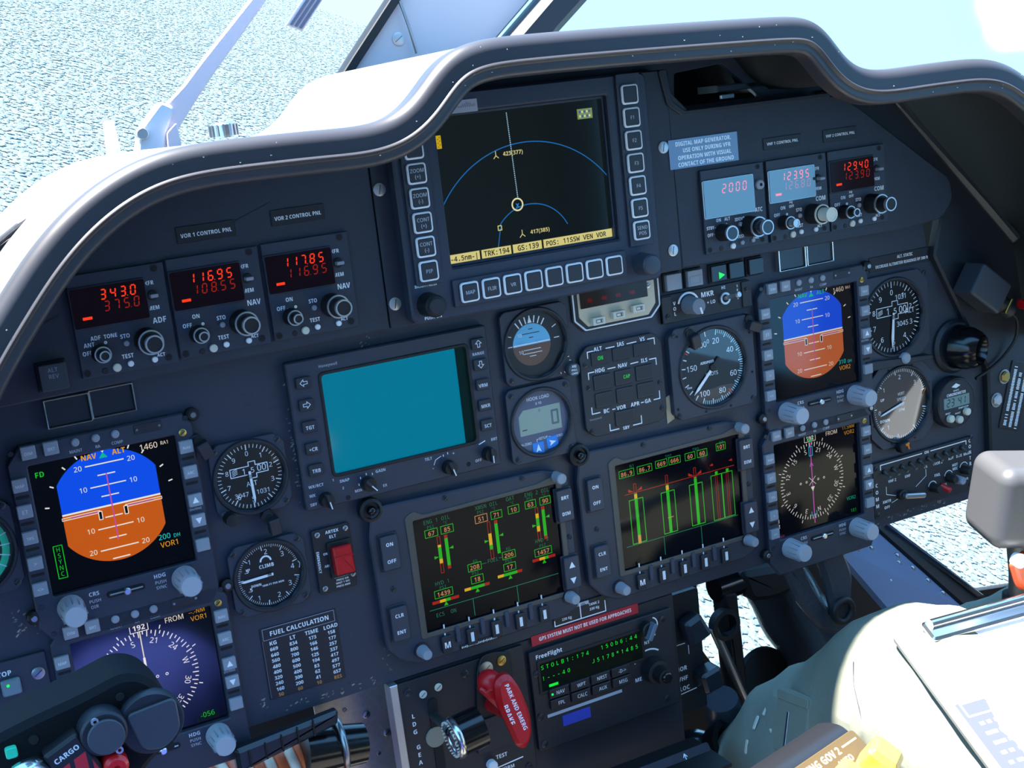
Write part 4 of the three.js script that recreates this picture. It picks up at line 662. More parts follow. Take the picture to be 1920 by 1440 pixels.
engineDisplay(64, -87.7, 'left engine display with oil, hydraulic and fuel readings', 0.15, (c) => {
  const vbar = (x, y0, y1, seg, side, p) => { seg.forEach(([a, b, col, open]) => open ? Rc(c, x, (a + b) / 2, 2.4, b - a, col, 0.6) : Rc(c, x, (a + b) / 2, 3, b - a, '', 0, col)); L(c, [[x + side * 1.5, p], [x + side * 5.5, p + 1.6], [x + side * 5.5, p - 1.2]], '', 0, true, side && seg.mark ? seg.mark : GR); };
  const hbar = (x, y, w, seg) => { let u = x - w / 2; for (const [f, col] of seg) { Rc(c, u + f * w / 2, y, f * w, 2.6, '', 0, col); u += f * w; } L(c, [[x, y - 1], [x + 2, y - 4.6], [x - 2, y - 4.6]], '', 0, true, GR); };
  lb(c, 'ENG 1 OIL', -44, 43); lb(c, 'PSI', -50, 38.4, 3.6); lb(c, '°C', -37, 39, 3.4); vb(c, '67', -50, 33.4, 11); vb(c, '85', -36, 33.4, 11);
  vbar(-44.5, 0, 0, [[20, 29, RD, 1], [18, 22, YL], [10, 20, GR], [6, 10, YL], [-2, 6, RD, 1]], -1, 12); vbar(-38, 0, 0, [[26, 29, RD], [3, 26, GR], [0, 3, RD]], 1, 17);
  lb(c, 'XMSN OIL', 1, 44); lb(c, 'PSI', -5, 39.6, 3.6); lb(c, '°C', 7, 40, 3.4); vb(c, '51', -5, 34.4, 11, OR); vb(c, '71', 9, 34.4, 10); vbar(1, 0, 0, [[18, 30, RD, 1], [8, 20, YL], [6, 10, GR], [-2, 6, RD, 1]], -1, 14); vbar(7.5, 0, 0, [[27, 30, RD], [1, 27, GR]], 1, 16);
  lb(c, 'OAT', 23, 44.6); lb(c, '°C', 24, 40.6, 3.4); vb(c, '10', 25, 35, 10); lb(c, 'ENG 2 OIL', 48, 44); lb(c, 'PSI', 41, 40, 3.6); lb(c, '°C', 54, 40, 3.4); vb(c, '63', 41, 35.4, 10); vb(c, '90', 55, 35.4, 10);
  vbar(46, 0, 0, [[24, 31, RD, 1], [20, 26, YL], [14, 22, GR], [10, 15, YL], [2, 10, RD, 1]], -1, 16); vbar(52, 0, 0, [[28, 31, RD], [5, 28, GR], [2, 5, RD]], 1, 21);
  lb(c, 'HYD 1', -46, -10); lb(c, 'PSI', -46, -14.4, 3.6); vb(c, '1439', -46, -19, 16); hbar(-45, -25.4, 24, [[0.28, RD], [0.22, YL], [0.18, GR], [0.32, RD]]);
  lb(c, 'HYD 2', 48, 2); lb(c, 'PSI', 48, -3, 3.6); vb(c, '1457', 48, -8, 16); hbar(48, -14, 22, [[0.3, RD], [0.25, YL], [0.15, GR], [0.3, RD]]);
  lb(c, 'KG', -15, 0, 3.6); vb(c, '208', -16, -4.6, 12); lb(c, 'FUEL', 1, -3.4); lb(c, 'KG', 16, 2.6, 3.6); vb(c, '206', 16, -2.4, 12); L(c, [[-9.5, -4], [-5, -4]], TL, 0.5); L(c, [[6.5, -3], [9.5, -3]], TL, 0.5);
  lb(c, 'PSI', -16, -10.4, 3.6); vb(c, '18', -15, -15.4, 11); hbar(-16, -22, 23, [[0.25, YL], [0.55, GR], [0.2, RD]]); lb(c, 'PSI', 15, -8, 3.6); vb(c, '17', 15.5, -13, 11); hbar(15, -19, 23, [[0.25, YL], [0.55, GR], [0.2, RD]]);
  L(c, [[-60, -31], [60, -31]], TL, 0.6); L(c, [[-21, -31], [-21, -46]], TL, 0.6); L(c, [[20, -31], [20, -46]], TL, 0.6); lb(c, 'ECS  ON', -46, -36.5, 4.4);
});
engineDisplay(253.2, -85.7, 'right engine display with tall green bars under a red line', 0.32, (c) => {
  for (const [s, x] of [['N1', -47], ['TOT', -9], ['TRQ', 20], ['NR', 48]]) lb(c, s, x, 43.5, 4); vb(c, '86.9', -53, 38, 15); vb(c, '86.7', -34.5, 38, 15); vb(c, '669', -17, 38.6, 12); vb(c, '666', -3, 38.6, 12); vb(c, '60', 13.5, 38.4, 10.5); vb(c, '60', 26.5, 38.4, 10.5); vb(c, '101', 47, 40, 10);
  L(c, [[-57, 19], [60, 19.5]], '#9a2a1c', 0.7);
  for (const [x, h, cap, yl] of [[-46, 14, 20, 1], [-13, 6, 26, 1], [17, 8, 27, 0]]) { Rc(c, x, -7, 14, 38 + (h > 10 ? 2 : 0), GR, 0.8); Rc(c, x, -4, 3.2, 45, '', 0, GR); Rc(c, x, 22, 2.2, 10, RD, 0.6); if (yl) Rc(c, x, 15.5, 3, 4, '', 0, YL); for (const s of [-1, 1]) L(c, [[x + s * 1.5, 20], [x + s * 7, 23.4], [x + s * 7, 20.4]], '', 0, true, x === -13 ? 'rgba(0,0,0,0)' : '#b0281a'); }
  Rc(c, -46, -24, 3.2, 8, '', 0, '#c79a4c'); for (const x of [39.5, 51.5]) { Rc(c, x, -6, 11.4, 42, GR, 0.7); Rc(c, x, -6, 2, 41, RD, 0.5); } Rc(c, 40, 16.5, 3, 3.4, '', 0, GR); Rc(c, 52, 16.5, 3, 3.4, '', 0, GR); L(c, [[33, 25], [37, 24], [37, 26.4]], '', 0, true, '#b0281a'); L(c, [[54, 25], [58, 24], [58, 26.4]], '', 0, true, '#b0281a');
  L(c, [[-60, -28], [60, -28]], TL, 0.6); L(c, [[-21, -28], [-21, -45]], TL, 0.6); L(c, [[19, -28], [19, -45]], TL, 0.6); L(c, [[-15, -12], [-9, -12]], '#c79a4c', 0.7);
});

// ---------------------------------------------------------------- centre column of small units
{
  const t = thing('autopilot_mode_panel', 'autopilot mode selector with ten dark push buttons and white lines', 'panel', [272.5, -17.5, 0]);
  printed(t, 'plate', 82, 79, 4, 3, '#20252f', (c) => {
    const q = (s, x, y, z = 4.7) => T(c, s, x, y, z), ln = (...p) => L(c, p, '#f2f4f6', 0.9);
    q('ALT', -22.5, 35.4); q('IAS', 0, 35.4); q('VS', 22, 35.6); ln([-33, 29], [-33, 34.6], [-27, 34.6]); ln([-15, 34.6], [-6, 34.6]); ln([6, 34.6], [16, 34.8]); ln([27, 34.8], [34, 34.8], [34, 29]);
    q('HDG', -22.5, 16.8); q('NAV', 0, 16.8); q('ILS', 22, 17); ln([-34, 11], [-34, 16.8], [-28, 16.8]); ln([-15, 16.8], [-7, 16.8]); ln([8, 16.8], [16, 17]); ln([27, 17], [34, 17], [34, 11]);
    q('BC', -20, -19.2); q('VOR', -5, -19.2); q('APR', 9, -19.2); q('GA', 22, -19); ln([-34, -13], [-34, -19], [-26, -19]); ln([-14, -19], [-11, -19]); ln([15, -19], [18, -19]); ln([28, -19], [34.6, -19], [34.6, -12]);
    q('SBY', -2, -37, 3.8); ln([-18, -31], [-18, -37], [-9, -37]); ln([5, -37], [14, -37], [14, -30]); T(c, 'Honeywell', -31, -24, 2.4, { color: '#8a9098' });
  }, [0, 0, 0], { pts: [[-41, -32], [-33, -39.5], [33, -39.5], [41, -31], [41, 31], [33, 39.5], [-33, 39.5], [-41, 31]] });
  for (const y of [27.6, 7, -8.5]) for (const x of [-21.5, -0.5, 20.5]) printed(t, 'push_button', 17, y > 20 ? 11.4 : 13, 4, 0.8, '#1a1e27', (c) => { const s = { '-21.5,27.6': 'ON', '-0.5,7': 'CAP' }[[x, y]]; Rc(c, 0, 0, 16, 11, '#3a404c', 0.3); if (s) T(c, s, s === 'ON' ? 0 : 3, 0, 4.6, { color: '#20e040', sx: 0.8 }); }, [x, y, 1.2]);
  printed(t, 'push_button', 20, 13, 4, 0.8, '#1a1e27', (c) => Rc(c, 0, 0, 18, 11, '#3a404c', 0.3), [-2.5, -28, 1.2]);
  for (const [x, y] of [[-36, 24], [-35, 4], [36, -5], [36, -28], [-36, -34]]) screwOn(t, x, y, 3.8, 2.3);
}
{
  const t = thing('standby_readout', 'tan faced readout with dark window and three small keys, white outlined', 'readout', [274, 54, 0]);
  const oc = [[-44, -10], [-34, -20], [34, -20], [44, -10], [44, 22], [-44, 22]];
  add(t, 'outer_plate', slab(path(oc, 1), 2, { bevel: 0.4 }), M.dark);
  add(t, 'white_outline', slab(path(oc.map(([x, y]) => [x * 0.975, y * 0.96]), 1), 3, { bevel: 0.3, holes: [path(oc.map(([x, y]) => [x * 0.945, y * 0.9]), 1, THREE.Path)] }), M.white);
  add(t, 'worn_face', slab(path([[-38, -7], [-30, -16], [30, -16], [38, -7], [38, 20], [-38, 20]], 1), 3, { bevel: 0.4 }), mat('#c8bfa8', 0.6));
  screen(t, 'readout_window', 66, 16, (c) => { for (let k = 0; k < 4; k++) Rc(c, -24 + k * 14, -2, 5, 3, '', 0, '#4a1410'); }, [-3, 8, 3], 0.6, { bg: '#1c1a1a' });
  for (const [x, y] of [[-22, -12], [-2, -10], [18, -8]]) { const k = add(t, 'key', rbox(12, 6.5, 5, 0.6, 0.4), M.cream, [x, y, 3]); printed(k, 'key_print', 8, 4, 0.5, 0.2, '#d8d6cc', (c) => { Rc(c, 0, 0, 6, 2.6, '#3a3c40', 0.5); Rc(c, 1.6, 0, 1.2, 2, '', 0, '#3a3c40'); }, [0, 0, 4.8]); }
  screwOn(t, 32, 9, 2.8, 2.4, M.alu);
}
{
  const t = thing('marker_beacon_panel', 'narrow MKR panel with grey volume knob and silver toggle', 'panel', [364, 39, 0]);
  printed(t, 'plate', 94, 25, 3.5, 1.5, '#161a22', (c) => { T(c, 'MKR', 1.5, 7, 6.4); T(c, 'HI', 19, 9.6, 4); T(c, '+ LO', 5, -1, 4.4); ['V', 'O', 'L'].forEach((s, i) => T(c, s, -33.5, 4 - i * 4.6, 4.4)); ['S', 'E', 'N', 'S'].forEach((s, i) => T(c, s, 34, 9 - i * 3.6, 3)); }, [0, 0, 0]);
  const k = add(t, 'volume_knob', turned([[0, 0], [8, 0], [7.6, 2], [7.2, 15], [6.6, 16], [0, 16]]), mat('#6d737d', 0.45), [-19, 0.5, 3.4]); add(k, 'pointer', rbox(1.8, 6, 0.6, 0.4, 0.1), M.white, [2, -4, 15.8], [0, 0, 0.3]);
  add(t, 'volume_arc', slab((() => { const s = new THREE.Shape(); s.absarc(0, 0, 0.0115, 0.3, 2.9, false); s.absarc(0, 0, 0.0098, 2.9, 0.3, true); return s; })(), 0.5, { bevel: 0 }), M.white, [-19, 0.5, 3.4]);
  const g = add(t, 'toggle_collar', ring(5.4, 3.6, 0, 2.5), M.alu, [19, 0, 3.4]); const lv = add(g, 'toggle_lever', turned([[0, 0], [2, 0], [1.7, 14], [3, 17], [2.4, 19], [0, 19.5]]), M.alu, [0, 0, 1], [-0.25, 0.15, 0]);
  add(t, 'end_flange', rbox(10, 23, 5, 1), M.dark, [-42, 0, 0]); add(t, 'end_flange', rbox(10, 23, 5, 1), M.dark, [43, 0, 0]); screwOn(t, -42, -6, 5, 2.4); screwOn(t, 43, 4, 5, 2.4);
}
[['blank grey key, leftmost under the map display corner', 331, 'plain'], ['pale framed key, second under the map display corner', 353, 'pale'], ['dark indicator showing a lit green arrow', 379, 'green'], ['dark outlined key right of the green arrow', 397.5, 'line'], ['dark outlined key nearest the chrome annunciators', 419, 'line']].forEach(([lab, x, k]) => {
  const t = thing('indicator_key', lab, 'key', [x, 62, 0], 'indicator keys under the right radio panel');
  add(t, 'socket', rbox(18, 17, 2, 0.6), M.black);
  if (k === 'green') { add(t, 'lens', rbox(16, 14, 4, 0.6), M.lens, [0, 0, 1]); add(t, 'lit_arrow', slab(path([[-2.6, -3], [3.4, 0], [-2.6, 3]]), 0.6, { bevel: 0 }), mat('#0a3a1c', 0.4, { emissive: new THREE.Color('#1dff62'), emissiveIntensity: 0.55 }), [2, -2, 5]); }
  else { add(t, 'cap', rbox(15.5, 14, 5, 0.8), k === 'line' ? M.lens : M.button, [0, 0, 1]); if (k === 'pale') add(t, 'cap_frame', slab(path(rect(12, 8), 1), 0.6, { bevel: 0.1, holes: [path(rect(9, 5), 0.5, THREE.Path)] }), M.grey, [0, -2, 5.8]); }
});

// ---------------------------------------------------------------- audio panel, lower right
{
  const t = thing('audio_control_panel', 'COMM audio control panel with a row of toggles and long lever', 'panel', [607, -179, 0]);
  printed(t, 'plate', 132, 56, 4, 2, '#181c24', (c) => {
    ['C', 'O', 'M', 'M'].forEach((s, i) => T(c, s, -62, 6 - i * 7, 5)); ['C', 'O', 'N', 'T', 'R'].forEach((s, i) => T(c, s, 62, 24 - i * 6, 5)); T(c, 'ON', 4, 25, 4); L(c, [[-56, 20], [-56, 25], [-2, 25]], '#f0f2f4', 1); L(c, [[9, 25], [57, 25], [57, 21]], '#f0f2f4', 1);
    [['VHF 2', -42], ['UHF', -22], ['FA', 2], ['TVOR 2', 18], ['ADF', 36], ['DME', 47], ['MKR', 57]].forEach(([s, x], i) => T(c, s, x, i < 2 ? 7 : 12 - (i > 3 ? 0 : 1), 3.8)); T(c, 'XMTR', -50, -13, 4); T(c, 'OFF', -50, -19, 4); T(c, 'FAIL', 17, -1, 3.8); T(c, 'HOT', 41, 4, 3.8); T(c, 'MIC', 41, 0, 3.8); T(c, 'ICA', 26, -14, 3.6); T(c, 'RCVR', 54, -15, 3.6);
    L(c, [[-50, 2], [-50, -6], [-38, -10]], WH, 0.6); L(c, [[-44, -16], [-36, -14]], WH, 0.6); L(c, [[2, 8], [2, 1], [-12, -7]], WH, 0.6);
    for (const [x, y] of [[10, -12], [32, -6], [53, -2]]) arc(c, x, y, 5.4, 0.4, 3, WH, 0.8);
  }, [0, 0, 0]);
  for (let k = 0; k < 10; k++) { const b = add(t, 'toggle_boss', cyl(2.6, 2, 0.4, 12), M.black, [-52 + k * 11.4, 17.5 + k * 0.2, 3.8]); add(b, 'toggle_lever', turned([[0, 0], [1.2, 0], [1, 6], [1.6, 8], [0, 8.6]], 10), M.steel, [0, 0, 1.5], [0.5, 0, 0]); }
  const lv = add(t, 'selector_hub', cyl(5, 5, 1), M.black, [-32, -10, 3.8]); add(lv, 'lever', rbox(5, 30, 6, 2.4, 1.2), M.steel, [10, -2, 5], [0, 0.1, 1.35], 'polished selector lever');
  for (const [x, y, m] of [[10, -13, M.black], [32, -8, M.black], [42, -12, M.grey], [52, -4, M.black]]) add(t, 'rotary_knob', turned([[0, 0], [4.6, 0], [4, 9], [3.4, 10], [0, 10]], 20), m, [x, y, 3.8]);
  add(t, 'fail_lamp', cyl(3, 11, 1.4, 16), M.red, [21, -14, 3.8], [0.5, 0.5, 0], 'red lamp cap');
  for (const [x, y] of [[-62, 23], [61, -22], [64, 27], [-62, -24]]) screwOn(t, x, y, 3.8, 2.4);
}
{
  const m = thing('map_light', 'grey block-shaped map light with cable on the right fairing', 'lamp', [672, 2, 8]);
  add(m, 'block', new RoundedBoxGeometry(0.045, 0.033, 0.026, 3, 0.003), mat('#343841', 0.5), [0, 0, 16], [0, 0, -0.65]);
  add(m, 'plug', cyl(9, 26, 2).clone().rotateY(Math.PI / 2), M.dark, [18, -14, 14], [0, 0, -0.65]); add(m, 'clip_band', rbox(3, 16, 20, 1), M.brass, [28, -22, 4], [0, 0, -0.65]); add(m, 'red_sleeve', cyl(5, 8, 1).clone().rotateY(Math.PI / 2), M.red, [56, -26, 12]);
  tube([[38, -30, 14], [50, -40, 12], [52, -60, 8], [40, -76, 4], [20, -86, 4], [0, -92, 4]], 1.6, M.black, m, 'cable');
  const c = thing('frame_clamp', 'small steel clamp high on the right door frame', 'clamp', [748, 66, 0]); add(c, 'body', rbox(20, 12, 14, 3, 2), M.steel, [0, 0, 0], [0, 0, -0.5]); add(c, 'screw_eye', ring(6, 3.5, 0, 4), M.chrome, [-6, -12, 4]);
}

// ---------------------------------------------------------------- centre pedestal
{
  const p = thing('pedestal', 'black pedestal face below the instrument panel', 'pedestal', [0, 0, -8]);
  add(p, 'board', slab(path([[31, -219], [306, -219], [306, -640], [31, -640]], 2), 6, { bevel: 1 }), M.dark);
  add(p, 'left_edge_strip', slab(path([[26, -219], [33, -219], [38, -640], [30, -640]]), 14), M.alu);
  const t = thing('landing_gear_panel', 'black landing gear panel lettered LDG GEAR with wheel-shaped lever', 'panel', [92, -280, -2]);
  printed(t, 'plate', 116, 118, 4, 2, '#1b1e25', (c) => { [...'LDG'].forEach((s, i) => T(c, s, -48, 28 - i * 7, 5.5)); [...'GEAR'].forEach((s, i) => T(c, s, -47, 0 - i * 7, 5.5)); T(c, 'DOWN', 6, 14, 4.4); T(c, 'DN', 9, -2, 4.4); T(c, 'EMERG', -4, -10, 5); T(c, 'TEST', 26, -33, 5); L(c, [[4, -44], [46, -41]], WH, 1.2); T(c, 'MAN', 4, -50, 4.5); T(c, 'NORM', 30, -46, 4.5); }, [0, 0, 0]);
  add(t, 'lever_slot', rbox(8, 80, 1, 4, 0.2), M.slot, [-30, -2, 4]); add(t, 'lever_gate', cyl(9, 2, 0.5), mat('#8a8676', 0.5), [-31, 4, 3.6]);
  tube([[-30, 22, 2], [-31, 25, 24], [-34, 27, 46]], 4, M.steel, t, 'lever_arm', 12);
  const wh = add(t, 'wheel_knob', new THREE.CylinderGeometry(0.0165, 0.0165, 0.022, 40).rotateZ(Math.PI / 2), M.gloss, [-20, 24, 50], [0, -0.02, 0.12]);
  const rm = add(wh, 'knurled_rim', new THREE.TorusGeometry(0.0142, 0.0036, 10, 40).rotateY(Math.PI / 2), M.chrome, [-12, 0, 0]);
  for (let k = 0; k < 30; k++) { const a = k * 0.2094; add(wh, 'knurl', rbox(5, 1.1, 1.1, 0.3, 0.2), M.cream, [-14.5, 14.4 * Math.cos(a), 14.4 * Math.sin(a)], [a, 0, 0]); }
  add(wh, 'hub_cap', cyl(7, 4, 1).clone().rotateY(-Math.PI / 2), M.steel, [-11, 0, 0]);
  add(t, 'guard_box', rbox(34, 30, 6, 2), M.dark, [20, -8, 3]); add(t, 'test_button', cyl(4.4, 7, 1), M.white, [15, -37, 3]); add(t, 'latch', rbox(9, 8, 10, 1), mat('#56606c', 0.4), [-28, -44, 3]);
  for (const [x, y, m] of [[-50, 50, M.screw], [-37, 44, M.cream], [-23, 46, M.cream], [2, 50, M.screw], [28, 24, M.brass], [50, -52, M.screw], [-50, -50, M.screw]]) screwOn(t, x, y, 3.8, 3.4, m);
}
{ // parking brake handle
  const t = thing('parking_brake_handle', 'red T-handle lettered PARK AND EMERG BRAKE', 'handle', [110, -238, 2]);
  add(t, 'mount_plate', slab(path([[-14, -52], [26, -52], [26, 16], [12, 20], [0, 20], [-6, 8]], 4), 3), M.black);
  screwOn(t, 2, 8, 3, 6.5, M.steel); screwOn(t, 17, 11, 3, 4.4, M.brass); screwOn(t, 1, -42, 3, 4.2, M.brass);
  add(t, 'stem', turned([[0, 0], [9.5, 0], [9, 3], [7, 30], [7, 36], [0, 36]]), M.red, [4, -16, 36], [2.9, 0, 0]);
  add(t, 'ball_end', new THREE.SphereGeometry(0.0098, 24, 16), M.red, [-8, 10, 30]);
  const h = add(t, 'grip', slab(path([[-9, 24], [4, 27], [10, 10], [12, -14], [8, -32], [0, -40], [-6, -36], [-9, -14], [-12, 6]], 7), 15, { bevel: 4, seg: 10 }), M.red, [4, -8, 36], [-0.1, -0.15, 0.12]);
  const c = cell('print', 34, 70, '#c4101a', (x) => { T(x, 'PARK AND EMERG', 2, -2, 5, { rot: -Math.PI / 2 + 0.12 }); T(x, 'BRAKE', -5.5, -6, 7, { rot: -Math.PI / 2 + 0.1, sx: 0.85 }); });
  add(h, 'lettered_face', uvXY(slab(path([[-6, 20], [3, 22], [8, 8], [9, -13], [6, -29], [0, -35], [-4, -31], [-6, -14], [-8, 5]], 5), 0.5, { bevel: 0 }), 34, 70, c), cellMat(c), [0, 0, 14.8]);
  add(t, 'arm', slab(path([[-12, 22], [4, 18], [8, -10], [-2, -14]], 5), 12, { bevel: 4 }), M.red, [-2, -8, 26], [0, 0, 0.35]);
}
{ // navigation receiver on the pedestal
  const t = thing('navigation_receiver', 'panel-mounted satellite navigator with green text and key rows', 'radio', [227, -276, -2]);
  printed(t, 'faceplate', 146, 92, 5, 2, '#1c2028', (c) => { T(c, 'FreeFlight', -54, 40.5, 5.4, { rot: 0 }); T(c, 'ENT', 43, 21, 4.6); T(c, 'ME', 32, -11, 5); L(c, [[-62, -16], [14, -16]], '#aab6c4', 3); arc(c, 45, -3, 17, 0.9, 2.7, WH, 1.5); arc(c, 50, 36, 7, -0.4, 1.2, WH, 1.2); Rc(c, 52, 26, 4, 1.4, WH, 0, WH); }, [0, 0, 0]);
  screen(t, 'screen', 104, 27, (c) => {
    const g = '#14d838', s = (q, x, y) => { let u = x; for (const ch of q) { if (ch !== ' ') T(c, ch, u, y, 5, { color: g, font: 'monospace', bold: false }); u += 5; } };
    s('STOLB1:174', -49, 9); s('150b6:44', 11, 9.6); s('!---40', -49, -1); s('J5178*1485', 1, -0.2); Rc(c, -40, -9.5, 9, 2.6, '', 0, g);
  }, [-13, 21, 4.6], 0.6, { bg: '#040a06', sp: 0.5 });
  add(t, 'screen_rim', slab(path(rect(108, 31), 2), 1.6, { bevel: 0.3, holes: [path(rect(103, 26), 1, THREE.Path)] }), M.black, [-13, 21, 4.6]);
  ['NAV', 'WPT', 'NRST', '-D->', 'FPL', 'CALC', 'AUX', 'MSG'].forEach((s, i) => { const k = printed(t, 'key', 19, 8.6, 3.5, 1, '#171a21', (c) => T(c, s, 1, 0, 4.4, { bold: false }), [-49.5 + (i % 4) * 21, 4.2 - Math.floor(i / 4) * 10, 4.6]); if (!i) add(k, 'lit_dot', cyl(1, 0.5, 0.1, 10), mat('#063', 0.4, { emissive: new THREE.Color('#18ff70'), emissiveIntensity: 0.55 }), [-7, 0, 3.5]); });
  add(t, 'blue_tape', rbox(28, 10, 0.6, 0.5, 0.1), mat('#2c3fae', 0.6), [-34, -25, 5], [0, 0, 0]);
  const k = add(t, 'power_knob', cyl(7, 8, 1), M.black, [44, 35, 4.6]); add(k, 'wing', rbox(4, 16, 8, 1.5), mat('#5d6b7c', 0.35), [0, 0, 6], [0, 0, -0.5]);
  const b = add(t, 'tuning_knob', turned([[0, 0], [12, 0], [11, 12], [8, 13], [7.4, 24], [0, 25]]), M.black, [47, -5, 4.6]); add(b, 'knob_cap', cyl(5, 3, 1), M.gloss, [0, 0, 24]);
  for (const [x, y] of [[-68, 26], [-69, -14], [62, 38], [60, -16], [-68, -40], [60, -38]]) screwOn(t, x, y, 4.8, 3.4);
  placard('warning_strip', 'red strip reading GPS SYSTEM MUST NOT BE USED FOR APPROACHES', 159, -216.6, 267, -226, 0, '#b01a2a', (c) => T(c, 'GPS SYSTEM MUST NOT BE USED FOR APPROACHES', 0, 0, 4.7, { sx: 0.83, color: '#f6f2f2' }), { category: 'sign' });
  placard('fuel_tank_placard', 'small black cable-fuel placard with white bracket between the displays', 182, -199, 235, -215, 1, '#1a1d24', (c) => { Rc(c, -2, 6, 22, 3.2, WH, 0, '#b8bcc4'); T(c, 'CABLE FUEL', -2, 6, 2.8, { color: '#22252c' }); T(c, 'TANK 2', 14, 3, 3.2); T(c, '230 Kg', 14, -1.4, 3.2); T(c, '230 Kg', -14, -3, 3.2); L(c, [[-26, -2], [-26, -7], [25, -7], [25, 3]], WH, 1); L(c, [[0, 7], [0, -7]], WH, 1); });
  placard('maker_plate', 'tiny black maker plate under the left engine display', 90, -201, 128, -206, 8, '#0e1014', (c) => { for (let q = 0; q < 22; q++) Rc(c, -17 + q * 1.5, 0, 0.9, 1.2 + rnd(), WH, 0, WH); });
}
{ // sloping lower console
  const t = thing('trim_console', 'sloping lower console top with an ELEV TRIM legend', 'console', [240, -388, 60]);
  printed(t, 'plate', 130, 90, 6, 3, '#1d2230', (c) => { T(c, 'ELEV', 10, 34, 5); T(c, 'TRIM', 38, 30, 5); L(c, [[38, 36], [38, 41]], WH, 0.9); L(c, [[36, 39], [38, 42], [40, 39]], WH, 0.9); }, [0, 0, 0], { rot: [-0.7, 0, 0] });
  add(t, 'edge', rbox(132, 4, 60, 1), M.black, [0, 30, -50]);
}

// ---------------------------------------------------------------- below the panel, left of the pedestal
{
  const p = thing('side_plate', 'silvery scratched metal plate left of the pedestal', 'plate', [0, 0, -50]);
  const sm = mat('#cfc8c4', 0.34, { map: grain, metalness: 0.6 });
  add(p, 'plate', slab(path([[-24, -228], [44, -226], [46, -420], [-18, -420]], 1), 3, { bevel: 0.4 }), sm);
  for (const [x, y] of [[2, -252], [6, -270], [20, -262], [4, -288], [14, -296], [26, -300], [12, -315], [30, -325], [36, -284]]) screwOn(p, x, y, 3, x === 20 || x === 36 ? 3.4 : 2, M.steel, 'rivet');
  const d = thing('ribbed_duct', 'orange-red corrugated air duct under the panel', 'duct', [-62, -290, -20]);
  const du = mat('#e0602c', 0.45), lt = mat('#f6d8c0', 0.4);
  for (let k = 0; k < 12; k++) add(d, 'corrugation', new THREE.TorusGeometry(0.034, 0.0048, 10, 30).rotateY(Math.PI / 2), k % 2 ? du : lt, [-62 + k * 8.4, -1 + k * 0.6, 0], [0, 0, 0.08]);
  add(d, 'inner_hose', new THREE.CylinderGeometry(0.032, 0.032, 0.105, 30).rotateZ(Math.PI / 2), du, [-16, 0, 0]);
  const h = thing('cable_housing', 'black ribbed housing along the lower panel edge', 'housing', [-60, -232, 8]);
  add(h, 'cover', slab(path([[-46, -12], [36, 2], [38, 14], [-46, 8]], 3), 12, { bevel: 3 }), mat('#20242c', 0.3)); for (let k = 0; k < 5; k++) add(h, 'rib', rbox(1.4, 14, 2, 0.5), M.black, [-36 + k * 13, -1 + k * 2, 11.6]);
  add(h, 'spool', new THREE.CylinderGeometry(0.02, 0.016, 0.05, 24).rotateZ(1.4), M.gloss, [34, -24, -6]); add(h, 'knurled_band', new THREE.TorusGeometry(0.019, 0.0028, 8, 30).rotateY(1.5), M.steel, [40, -22, -6]);
}

